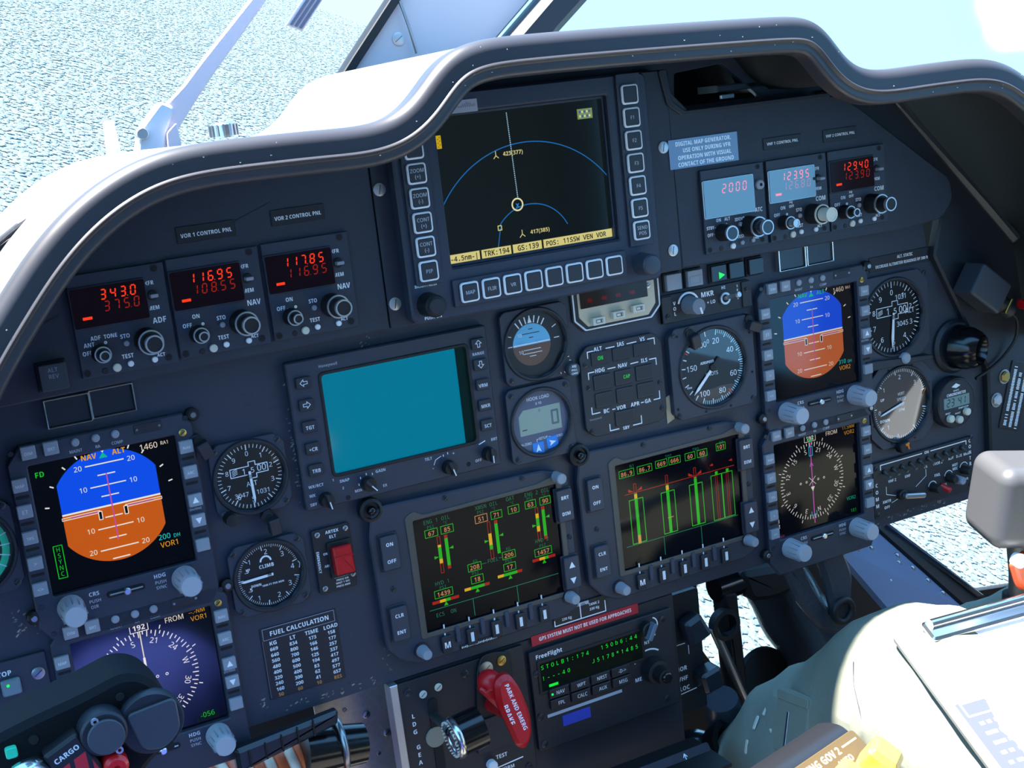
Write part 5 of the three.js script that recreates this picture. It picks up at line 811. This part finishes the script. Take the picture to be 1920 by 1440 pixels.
// ---------------------------------------------------------------- below the panel, right of the pedestal
{
  const t = thing('pedal_assembly', 'black rudder pedal linkage in front of the chin window', 'pedal', [0, 0, -150]);
  add(t, 'post', slab(path([[446, -296], [466, -300], [478, -640], [454, -640]], 4), 24, { bevel: 4 }), M.black);
  add(t, 'cross_tube', cyl(15, 46, 4).clone().rotateY(Math.PI / 2), M.gloss, [446, -296, 8]); add(t, 'pivot_ring', ring(17, 12, 0, 10), M.dark, [444, -330, 20]);
  add(t, 'foot_disc', turned([[0, 0], [46, 0], [48, 4], [46, 9], [0, 10]], 40), M.black, [500, -430, 10], [-0.3, 0.2, 0]); add(t, 'link_rod', cyl(5, 180, 1).clone().rotateX(Math.PI / 2), M.steel, [430, -330, 24], [0, 0, 0.35]);
  add(t, 'upper_block', slab(path([[470, -280], [545, -290], [545, -318], [510, -322], [480, -316]], 10), 26, { bevel: 6 }), M.black);
  const s = thing('trim_selector', 'black knob cluster with lever beside the navigation receiver', 'switch', [330, -292, -30]);
  printed(s, 'plate', 44, 120, 6, 3, '#14171d', (c) => { T(c, 'NOR', -4, -14, 6); T(c, 'VHF', -3, -24, 6); T(c, 'LOC', -2, -34, 6); L(c, [[-14, -40], [12, -38]], WH, 1); L(c, [[-8, 10], [6, 10]], WH, 1); L(c, [[6, 18], [6, -2]], WH, 0.8); }, [-4, 0, 0]);
  add(s, 'lever_guard', slab(path([[-14, 40], [4, 46], [16, 22], [-8, 14]], 4), 18, { bevel: 4 }), mat('#1d212b', 0.35), [4, -4, 6]); add(s, 'square_knob', rbox(22, 22, 20, 4, 3), mat('#171b24', 0.3), [16, -28, 4], [0, 0, 0.2]);
  add(s, 'tube_handle', turned([[0, 0], [16, 0], [18, 10], [18, 60], [14, 66], [0, 66]]), mat('#2b2f39', 0.3), [38, -62, 0], [1.9, 0.3, 0]); add(s, 'socket_cup', turned([[0, 0], [24, 0], [26, 20], [20, 20], [18, 6], [0, 6]]), M.gloss, [30, -110, 6], [-0.6, 0.2, 0]);
  const b = thing('leather_boot', 'shiny black leather cover with a strap loop under the right displays', 'cover', [0, 0, -60]);
  const lea = mat('#1a1d25', 0.17, { bumpMap: leatherBump, bumpScale: 0.0006 });
  const body = new THREE.CylinderGeometry(0.034, 0.05, 0.3, 40, 24), bp = body.attributes.position;
  for (let i = 0; i < bp.count; i++) { const y = bp.getY(i), a = Math.atan2(bp.getZ(i), bp.getX(i)), f = 1 + 0.05 * Math.sin(a * 3 + y * 40) + 0.04 * Math.sin(y * 95 + a); bp.setX(i, bp.getX(i) * f); bp.setZ(i, bp.getZ(i) * f); } body.computeVertexNormals();
  add(b, 'gaiter', body, lea, [566, -396, -66], [-0.55, 0, 0.2]);
  const sheenLeather = mat('#30343e', 0.2, { bumpMap: leatherBump, bumpScale: 0.0005 });  // black strap leather, lightened so the colour carries its sheen
  add(b, 'strap', slab(path([[436, -226], [462, -230], [474, -262], [496, -300], [520, -312], [512, -326], [482, -312], [456, -276]], 6), 9, { bevel: 3 }), sheenLeather, [0, 0, 38]);
  add(b, 'strap', slab(path([[474, -224], [508, -228], [520, -262], [514, -304], [494, -306], [486, -262]], 8), 12, { bevel: 4 }), sheenLeather, [0, 0, 42]);
  add(b, 'buckle_ring', new THREE.TorusGeometry(0.011, 0.0035, 10, 24), M.black, [500, -292, 58]);
}
{ // sill under the right chin window
  const q = (a, b, c, d, th) => { const P = [a, b, c, d].map((p) => new THREE.Vector3(...p).multiplyScalar(S)), n = P[1].clone().sub(P[0]).cross(P[3].clone().sub(P[0])).normalize().multiplyScalar(th * S), v = [...P, ...P.map((p) => p.clone().add(n))]; const g = new THREE.BufferGeometry().setFromPoints(v); g.setIndex([0, 2, 1, 0, 3, 2, 4, 5, 6, 4, 6, 7, 0, 1, 5, 0, 5, 4, 1, 2, 6, 1, 6, 5, 2, 3, 7, 2, 7, 6, 3, 0, 4, 3, 4, 7]); g.setAttribute('uv', new THREE.Float32BufferAttribute(new Float32Array(16), 2)); const f = g.toNonIndexed(); f.computeVertexNormals(); return f; };
  const t = thing('window_sill', 'blue-lit riveted metal sill running beside the right chin window', 'sill');
  const A = [600, -285, -130], B = [735, -322, -215], Cc = [800, -420, -140], D = [655, -400, -60];
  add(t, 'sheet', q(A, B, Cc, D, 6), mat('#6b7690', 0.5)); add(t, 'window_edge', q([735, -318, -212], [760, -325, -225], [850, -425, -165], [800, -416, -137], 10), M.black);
  add(t, 'frame_edge', q([752, -320, -214], [760, -322, -218], [850, -422, -158], [843, -418, -154], 4), mat('#3a4252', 0.25));
  const L3 = (u, v) => [0, 1, 2].map((i) => (A[i] * (1 - u) + B[i] * u) * (1 - v) + (D[i] * (1 - u) + Cc[i] * u) * v);
  for (const [u, v] of [[0.3, 0.1], [0.55, 0.14], [0.35, 0.45], [0.85, 0.3], [0.75, 0.36], [0.88, 0.46], [0.9, 0.62], [0.92, 0.78], [0.8, 0.9]]) add(t, 'rivet', new THREE.SphereGeometry(0.0042, 14, 8), M.steel, L3(u, v));
}

// ---------------------------------------------------------------- the pilot's leg, knee board
function body(parent, name, bones, m, centre, half, N = 84) {             // bones: [a, b, ra, rb]
  const mc = new MarchingCubes(N, m, false, false, 400000); mc.isolation = 0; const f = mc.field, P = new THREE.Vector3(), ab = new THREE.Vector3(), ap = new THREE.Vector3();
  const B = bones.map(([a, b, ra, rb]) => [new THREE.Vector3(...a), new THREE.Vector3(...b), ra, rb]);
  for (let k = 0; k < N; k++) for (let j = 0; j < N; j++) for (let i = 0; i < N; i++) {
    P.set((i - N / 2) / (N / 2) * half + centre[0], (j - N / 2) / (N / 2) * half + centre[1], (k - N / 2) / (N / 2) * half + centre[2]);
    let d = 9; const kk = 0.02;
    for (const [a, b, ra, rb] of B) { ab.subVectors(b, a); ap.subVectors(P, a); const t = Math.min(1, Math.max(0, ap.dot(ab) / ab.lengthSq())); const e = ap.addScaledVector(ab, -t).length() - (ra + (rb - ra) * t); const h = Math.max(kk - Math.abs(d - e), 0) / kk; d = Math.min(d, e) - h * h * kk / 4; }
    const w = 0.0025 * Math.sin(P.x * 90 + P.z * 60 + 2 * Math.sin(P.y * 40)) * Math.sin(P.z * 70 - P.y * 50);
    f[i + j * N + k * N * N] = -(d + w);
  }
  mc.update(); const n = mc.count, pos = new Float32Array(n * 3), nor = new Float32Array(n * 3);
  for (let i = 0; i < n * 3; i++) { pos[i] = mc.positionArray[i] * half + centre[i % 3]; nor[i] = mc.normalArray[i]; }
  const g = new THREE.BufferGeometry(); g.setAttribute('position', new THREE.BufferAttribute(pos, 3)); g.setAttribute('normal', new THREE.BufferAttribute(nor, 3)); g.setAttribute('uv', new THREE.BufferAttribute(Float32Array.from({ length: n * 2 }, (_, i) => pos[(i >> 1) * 3 + (i % 2 ? 1 : 2)]), 2));
  const mg = mergeVertices(g, 1e-5); mg.computeVertexNormals(); return add(parent, name, mg, m);
}
{
  const weave = noiseTex(256, 40, 0.86, 1);
  const suit = mat('#878a7c', 0.9, { map: weave });
  const t = thing('person', 'seated person in a grey-green flight suit, bent knee in sunlight', 'person');
  const legs = [];
  for (const dx of [0, 0.26]) legs.push([[0.45 + dx * 0.6, -0.48, 0.76], [0.42 + dx, -0.385, 0.42], 0.115, 0.092], [[0.42 + dx, -0.385, 0.42], [0.428 + dx, -0.29, 0.2], 0.092, 0.075], [[0.428 + dx, -0.29, 0.2], [0.426 + dx, -0.292, 0.165], 0.075, 0.07], [[0.426 + dx, -0.292, 0.165], [0.405 + dx * 0.9, -0.38, 0.06], 0.068, 0.068], [[0.405 + dx * 0.9, -0.38, 0.06], [0.365 + dx * 0.8, -0.54, -0.11], 0.068, 0.054]);
  legs.push([[0.44, -0.48, 0.8], [0.66, -0.48, 0.8], 0.13, 0.13]);
  body(t, 'legs', legs, suit, [0.54, -0.38, 0.38], 0.62, 110);
  for (const dx of [0, 0.26]) body(t, 'boot', [[[0.375 + dx * 0.8, -0.48, -0.1], [0.35 + dx * 0.8, -0.6, -0.19], 0.055, 0.05], [[0.35 + dx * 0.8, -0.62, -0.17], [0.345 + dx * 0.8, -0.68, -0.27], 0.046, 0.034]], M.gloss, [0.36 + dx * 0.8, -0.58, -0.17], 0.2, 40);
  const onSkin = (o, [x, y, z], n, lift = 0) => { const N = new THREE.Vector3(...n).normalize(), U = new THREE.Vector3(0.12, 0.95, -0.1); U.addScaledVector(N, -U.dot(N)).normalize(); o.quaternion.setFromRotationMatrix(new THREE.Matrix4().makeBasis(new THREE.Vector3().crossVectors(U, N), U, N)); o.position.set(x * S, y * S, z * S).addScaledVector(N, lift * S); return o; };
  const pk = onSkin(add(t, 'shin_pocket', slab(path([[-22, -30], [22, -30], [22, 26], [-22, 26]], 6), 6, { bevel: 2 }), suit), [350, -318, 103], [-0.95, 0.3, -0.03], -3);
  add(pk, 'pocket_flap', rbox(42, 9, 2, 3, 0.8), suit, [0, 20, 5.4]); add(pk, 'zipper', rbox(3, 32, 1.6, 1, 0.4), M.steel, [-4, -8, 5.4]);
  for (const [p, n] of [[[354.6, -324.6, 59.7], [-0.77, 0.6, -0.2]], [[345.8, -337.3, 54.6], [-0.84, 0.52, -0.17]], [[336.4, -359.5, 50.6], [-0.95, 0.28, -0.13]], [[343.8, -340, 77], [-0.94, 0.33, -0.04]]]) onSkin(add(t, 'reinforcing_tab', rbox(4, 13, 1.4, 1.9, 0.5), M.cream), p, n, -0.4);
  { const cr = [[366, -243, 165], [356, -258, 176], [351, -272, 186], [350.5, -290, 192]]; tube(cr.map(([x, y, z]) => [x - 0.6, y + 0.4, z]), 1.1, M.grey, t, 'knee_fold', 20); }  // the shaded crease of the knee is drawn as this thin grey tube
  const kb = thing('kneeboard', 'white kneeboard with printed checklist strapped on the thigh', 'clipboard', [0, 0, 0]);
  const O = new THREE.Vector3(0.378, -0.212, 0.2), U = new THREE.Vector3(0.14, 0.006, 0.03).normalize(), V = new THREE.Vector3(-0.03, -0.075, 0.16); V.addScaledVector(U, -V.dot(U)).normalize(); const Nn = new THREE.Vector3().crossVectors(V, U).normalize();
  kb.position.copy(O); kb.quaternion.setFromRotationMatrix(new THREE.Matrix4().makeBasis(U, V.clone().negate(), Nn.clone()));
  add(kb, 'board', rbox(150, 215, 4, 5), M.alu, [75, -107, -6]);
  printed(kb, 'checklist_card', 142, 200, 0.8, 1, '#eef0f4', (c) => {
    Rc(c, -16, -34, 104, 130, '', 0, '#43475a'); Rc(c, -16, 24, 96, 12, '#fff', 1.4); T(c, 'Normal', -36, 46, 7, { color: '#f6f8ff' }); T(c, 'Checks', -4, 46, 7, { color: '#f6f8ff' }); T(c, 'Before Start', -24, 24, 7, { color: '#f6f8ff' });
    for (let k = 0; k < 10; k++) for (let x = -58; x < 20; x += 5 + rnd() * 3) Rc(c, x, 10 - k * 9, 3 + rnd() * 2, 3, '', 0, '#f2f4fa');
  }, [75, -107, -1.5]);
  const cl = add(kb, 'clip', rbox(120, 20, 6, 4, 2), M.chrome, [84, -10, -0.5]); add(cl, 'clip_spring', cyl(4, 110, 1).clone().rotateY(Math.PI / 2), M.chrome, [-55, 4, 7]);
  add(kb, 'strap', rbox(190, 28, 2, 4), M.dark, [75, -150, -9]);
}
{ // cyclic stick of the right-hand pilot
  const t = thing('cyclic_stick', 'grey metal cyclic grip with orange trigger at the right edge', 'control stick', [512, -137, 200]);
  add(t, 'grip_head', new RoundedBoxGeometry(0.066, 0.07, 0.06, 5, 0.013), mat('#47484c', 0.38), [8, 2, 0], [0.12, -0.35, -0.1]);
  add(t, 'side_cover', new RoundedBoxGeometry(0.012, 0.066, 0.052, 3, 0.004), mat('#3a3b3f', 0.38), [42, 0, 14], [0.12, -0.35, -0.1]); screwOn(t, 38, -16, 34, 3.6, M.steel);
  printed(t, 'maker_label', 22, 7, 0.5, 0.5, '#c9ccd2', (c) => { for (let k = 0; k < 12; k++) Rc(c, -9 + k * 1.6, 1, 1, 2, '', 0, '#4a4d55'); }, [14, 36, 16], { rot: [-1.2, 0, -0.3] });
  add(t, 'neck', turned([[0, 0], [18, 0], [15, 40], [16, 130], [18, 320], [0, 320]]).clone().rotateX(Math.PI / 2), mat('#5c6068', 0.4, { metalness: 0.5 }), [22, -32, -4], [0.1, 0, 0.06]);
  add(t, 'trigger', slab(path([[-8, 0], [18, 4], [22, -22], [12, -30], [2, -22]], 4), 8, { bevel: 2 }), mat('#e0552a', 0.4), [-16, -42, 12], [0, 0.3, 0]); add(t, 'trigger_pin', cyl(6, 8, 1), M.white, [-16, -40, 16]); add(t, 'trigger_guard', slab(path([[12, -4], [17, -3], [27, -30], [22, -32]], 2), 5), M.white, [-12, -42, 18]);
  const gt = new THREE.CylinderGeometry(0.026, 0.05, 0.22, 36, 16), gp = gt.attributes.position; for (let i = 0; i < gp.count; i++) { const a = Math.atan2(gp.getZ(i), gp.getX(i)), f = 1 + 0.08 * Math.sin(a * 7 + gp.getY(i) * 30); gp.setX(i, gp.getX(i) * f); gp.setZ(i, gp.getZ(i) * f); } gt.computeVertexNormals();
  add(t, 'boot', gt, mat('#2c2d33', 0.5), [30, -200, -4]);
}
{ // collective head with governor switches, bottom right
  const t = thing('collective_head', 'dark collective box with yellow guarded ENG GOV switches at bottom right', 'control', [0, 0, 0]);
  const Z = new THREE.Vector3(-0.95, 0.05, 0.3).normalize(), Y0 = new THREE.Vector3(0.05, 0.96, 0.25), X0 = new THREE.Vector3().crossVectors(Y0, Z).normalize(), Y1 = new THREE.Vector3().crossVectors(Z, X0);
  t.position.set(0.149, -0.133, 0.428); t.quaternion.setFromRotationMatrix(new THREE.Matrix4().makeBasis(X0, Y1, Z));   // local z runs along the box
  add(t, 'box', slab(path([[-30, -50], [-30, -2], [-24, 3], [-14, 7], [40, -15], [40, -50]], 5), 78, { bevel: 4, seg: 8 }), mat('#191a1e', 0.36));
  const fa = Math.atan2(-22, 54);                                      // the sloping switch face
  const lp = printed(t, 'legend_plate', 72, 50, 1.6, 3, '#4e3f22', (c) => { T(c, '1 ENG GOV 2', -2, 20, 6, { color: '#e8dcc0' }); T(c, 'AUTO', -20, 13.5, 5, { color: '#e8dcc0' }); T(c, 'AUTO', 14, 13.5, 5, { color: '#e8dcc0' }); L(c, [[-34, 20], [-23, 20]], '#e8dcc0', 0.9); L(c, [[19, 20], [33, 20]], '#e8dcc0', 0.9); }, [14, -3.4, 39]);
  lp.quaternion.setFromRotationMatrix(new THREE.Matrix4().makeBasis(new THREE.Vector3(0, 0, -1), new THREE.Vector3(-Math.cos(fa), -Math.sin(fa), 0), new THREE.Vector3(-Math.sin(fa), Math.cos(fa), 0)));
  for (const x of [-14, 17]) { add(lp, 'switch_guard', rbox(17, 18, 20, 4, 3), mat('#e0b040', 0.4), [x + 5, 2, 1], [0, 0, 0.3]); const n = add(lp, 'switch_nut', ring(5, 2.6, 0, 3), M.alu, [x - 9, 2, 1.4]); add(n, 'toggle', turned([[0, 0], [1.8, 0], [1.6, 12], [2.6, 16], [0, 17]]), M.cream, [0, 0, 1], [0.5, 0.3, 0]); }
  add(t, 'tube', turned([[0, 0], [20, 0], [20, 380], [0, 380]]), M.dark, [6, -34, 39], [0.35, 1.57, 0]);
}
{ // unseen chart and pocket, added so the right-hand dial glass mirrors something bright
  const t = thing('added_chart', 'added unseen white chart on the right door, there to be mirrored in the dial glass', 'chart', [1095, -330, 620]);
  add(t, 'chart', rbox(300, 170, 4, 2), M.white, [0, 0, -60], [-0.75, -0.75, 0]); add(t, 'pocket', rbox(60, 60, 200, 4), M.dark, [20, -90, -100]);
}
{ // legs added below the picture so the left compass display mirrors them
  const t = thing('person', 'added unseen legs in light blue trousers in the left seat, there to be mirrored in the compass display', 'person');
  const den = mat('#5064d2', 0.85), legs = [];
  for (const [dx, sx] of [[0, 1], [-0.26, -1]]) legs.push([[-0.09 + dx * 0.7, -0.6, 1.0], [-0.05 + dx, -0.44, 0.62], 0.11, 0.075], [[-0.05 + dx, -0.44, 0.62], [-0.05 + dx, -0.82, 0.5], 0.066, 0.05]);
  legs.push([[-0.3, -0.62, 1.05], [-0.05, -0.62, 1.05], 0.13, 0.13]);
  body(t, 'legs', legs, den, [-0.18, -0.6, 0.8], 0.5, 80);
}
{ // co-pilot's grip head, bottom left
  const t = thing('grip_head', 'large black control grip with CARGO switch at the bottom left', 'control', [-230, -25, 320]);
  const X = (x) => x + 230, Y = (y) => y + 25;
  add(t, 'housing', slab(path([[-300, -40], [-275, -17], [-252, -12], [-234, -9], [-214, -4], [-204, -8], [-196, -20], [-193, -33], [-199, -44], [-212, -52], [-236, -90], [-300, -90]].map(([x, y]) => [X(x), Y(y)]), 7), 34, { bevel: 3, seg: 10 }), mat('#0d0e13', 0.75, { specularIntensity: 0.4 }));
  const body2 = add(t, 'round_boss', turned([[0, 0], [15, 0], [15, 4], [14, 6], [0, 6]], 40), M.dark, [X(-206), Y(-29), 33]); add(body2, 'flat_cover', slab(path([[-11, 8], [12, 10], [12, -6], [4, -13], [-6, -11]], 4), 2), mat('#3a3e46', 0.5), [0, 0, 5.6]);
  const hat = add(t, 'hat_switch', turned([[0, 0], [11, 0], [10.4, 9], [9.4, 10], [0, 10]], 40), M.dark, [X(-227.5), Y(-25.5), 33]); add(hat, 'cap_disc', cyl(8.2, 1.6, 0.4, 32), mat('#41454d', 0.5), [0.5, -1, 10]); for (const [x, y] of [[-3, 7.4], [5, -9]]) add(hat, 'pin', ring(1.7, 0.8, 0, 1), M.alu, [x, y, 10]);
  const g = add(t, 'cargo_guard', rbox(17, 26, 9, 2, 1), M.black, [X(-241.5), Y(-36.5), 33], [0, 0, 0.4]);
  printed(g, 'striped_face', 15, 24, 0.8, 1, '#15171c', (c) => { Rc(c, 0, -4, 14, 15, '', 0, '#c8232c'); for (const d of [-6, 2, 10]) L(c, [[-8 + d, -12], [-2 + d, 4]], '#15171c', 2); T(c, 'CARGO', 0, 7.4, 3.6); }, [0, 0, 8.8]);
  const rb = add(t, 'red_button', turned([[0, 0], [6, 0], [5.6, 6], [4, 8], [1.4, 8], [1.2, 6], [0, 6]], 30), mat('#e01c22', 0.3), [X(-225), Y(-42.5), 36]);
  add(t, 'small_screw', cyl(2, 0.8, 0.2, 12), M.slot, [X(-217), Y(-14), 34]); add(t, 'small_screw', cyl(2.2, 0.8, 0.2, 12), M.slot, [X(-256), Y(-22), 34]); add(t, 'drain_hole', cyl(2, 0.8, 0.2, 12), M.slot, [X(-200), Y(-42), 39]);
  const cc = add(t, 'chrome_collar', new THREE.TorusGeometry(0.016, 0.006, 12, 40), M.chrome, [X(-266), Y(-48), 40], [0.3, 0.6, 0]); for (let k = 0; k < 24; k++) add(cc, 'knurl', rbox(1.4, 3, 3, 0.4, 0.2), M.steel, [21 * Math.cos(k * 0.2618), 21 * Math.sin(k * 0.2618), 0], [0, 0, k * 0.2618]);
  add(t, 'pilot_lamp', rbox(5, 5, 4, 1.4), mat('#0d5a58', 0.3, { emissive: new THREE.Color('#18c8c0'), emissiveIntensity: 0.3 }), [X(-266), Y(-24), 33]);
}

renderer.render(scene, camera);
